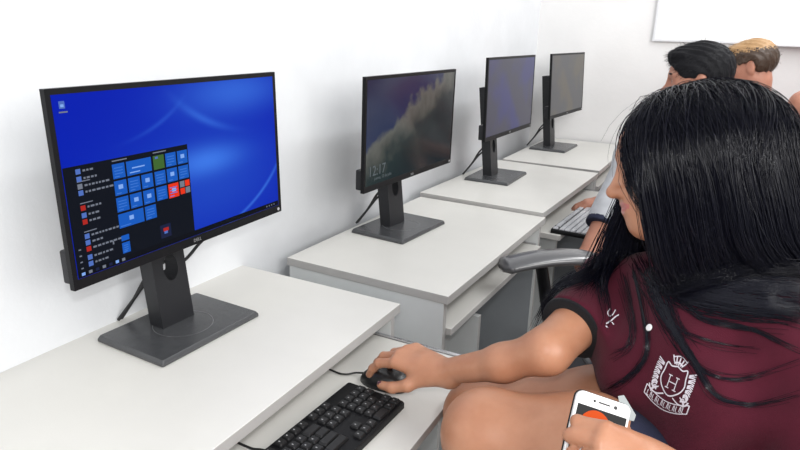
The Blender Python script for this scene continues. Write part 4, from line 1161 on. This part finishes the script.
JA = ST(HA, (-1, -.12, -.12), (-1, -.15, 0), (HA[0]+.22, HA[1]-.05, .575), (.05, -.02, -.19),
        W3(636, 158, 2.10), HA+A_((.03, .15, -.27)), W3(588, 262, 2.0), HA+A_((-.13, .24, -.46)), W3(596, 330, 1.90), (-.40, 2.49, .722), (-.33, 2.17, .56), (-.33, 2.42, .56))
sa = student('person with short black hair in a grey shirt sitting at the third desk', JA, GREYC, HAIRM, DARKC, hair_fn=cap_short, cuff=NAVYM, sleeve=.66)
HB = W3(751, 66, 2.68)
fB = unit(-cR*.80+cF*.60); 
JB = ST(HB, fB, (-1, .2, 0), (HB[0]+.16, HB[1]-.02, .575), (.04, -.01, -.19),
        HB+A_((-.01, -.18, -.27)), HB+A_((.03, .17, -.27)), HB+A_((-.10, -.22, -.50)), HB+A_((-.08, .20, -.50)), (-.36, HB[1]-.16, .70), (-.36, HB[1]+.10, .70), (-.30, HB[1]-.12, .56), (-.30, HB[1]+.08, .56))
def pickB(P, f, l, u):
    return lambda c: (((c-P(0, 0, .072))@u > 0.004*np.sin(c@A_((200, 150, 90)))+.006*np.sin(c@A_((-330, 410, 120))+2*np.sin(c@A_((500, 90, 300))))+.004*np.sin(c@A_((900, 700, 0))))).astype(int)
sb = student('person with brown hair bleached on top, sitting at the farthest desk', JB, REDC, HAIRC, DARKC, hair_fn=cap_short, sc_=.92, hair_mats=[HAIRC, HAIRL], hair_pick=pickB)
# a third student of the next row: only an arm reaches into the picture at the right edge
HC = W3(955, 20, 2.2)
JC = ST(HC, (-1, .1, -.1), (-1, .1, 0), (HC[0]+.22, HC[1], .575), (.04, 0, -.19),
        W3(880, 74, 2.12), HC+A_((.02, .17, -.27)), W3(803, 104, 2.10), HC+A_((-.10, .20, -.50)), HC+A_((-.30, -.16, -.60)), HC+A_((-.3, .12, -.55)), HC+A_((-.30, -.12, -.70)), HC+A_((-.30, .10, -.70)))
sc3 = student('person at the right edge, only a bent bare arm in view', JC, REDC, HAIRM, DARKC, hair_fn=cap_short, sleeve=.35)
def seat_for(J, yaw, label, sz, arms=False):
    c = make_chair(label, sz, arms=arms); p = J['pelv'] if isinstance(J, dict) else J
    c.location = (p[0]+.03*math.cos(yaw), p[1]+.03*math.sin(yaw), 0); c.rotation_euler.z = yaw; c['group'] = 'chairs the students sit on'; return c
seat_for(pelv, math.atan2(fr[1], fr[0]), 'black office chair under the girl in the maroon shirt', float(pelv[2])-.115)
seat_for(JA, PI+.15, 'black office chair under the student in the grey shirt', .46)
seat_for(JB, PI-.2, 'black office chair under the student with bleached hair', .46)
seat_for(JC, PI-.1, 'black office chair under the student at the right edge', .46)
# ------------------------------------------------------------------ light
W = bpy.data.worlds.new('daylight'); bpy.context.scene.world = W; W.use_nodes = True
bg = W.node_tree.nodes['Background']; bg.inputs['Color'].default_value = (.97, .98, 1.0, 1); bg.inputs['Strength'].default_value = .80
def area(name, loc, aim, sx, sy, power, col=(1, 1, 1)):
    l = bpy.data.lights.new(name, 'AREA'); l.shape = 'RECTANGLE'; l.size = sx; l.size_y = sy; l.energy = power; l.color = col
    o = bpy.data.objects.new(name, l); COL.objects.link(o); o.location = loc
    o.rotation_euler = (V(aim)-V(loc)).to_track_quat('-Z', 'Y').to_euler(); return o
# added fill for window daylight, placed camera-side so monitor shadows fall out of view
area('window_fill', (2.6, -.4, 2.4), (-.5, 2.9, 1.0), 3.0, 1.6, 112, (1, .985, .96))
# unseen overhead fills; the second is added to whiten back wall and far desks
area('overhead_fill', (.9, 1.6, 2.75), (.7, 1.6, 0), 1.2, .3, 14)
area('overhead_fill', (.7, 2.9, 2.7), (-.4, 3.0, .8), 1.2, .4, 20)
# the camera's own flash, a little above the lens
fl = bpy.data.lights.new('camera_flash', 'SPOT'); fl.energy = 15; fl.shadow_soft_size = .012; fl.spot_size = math.radians(95); fl.spot_blend = .5
fo = bpy.data.objects.new('camera_flash', fl); COL.objects.link(fo); fo.location = CAM+CU*.085-CR*.0-CF*.02
fo.rotation_euler = CF.to_track_quat('-Z', 'Y').to_euler()
sc = bpy.context.scene
sc.view_settings.view_transform = 'Standard'; sc.view_settings.look = 'None'; sc.view_settings.gamma = 1; sc.view_settings.exposure = .04
sc.view_settings.use_curve_mapping = False
sc.cycles.max_bounces = 6; sc.cycles.use_denoising = True
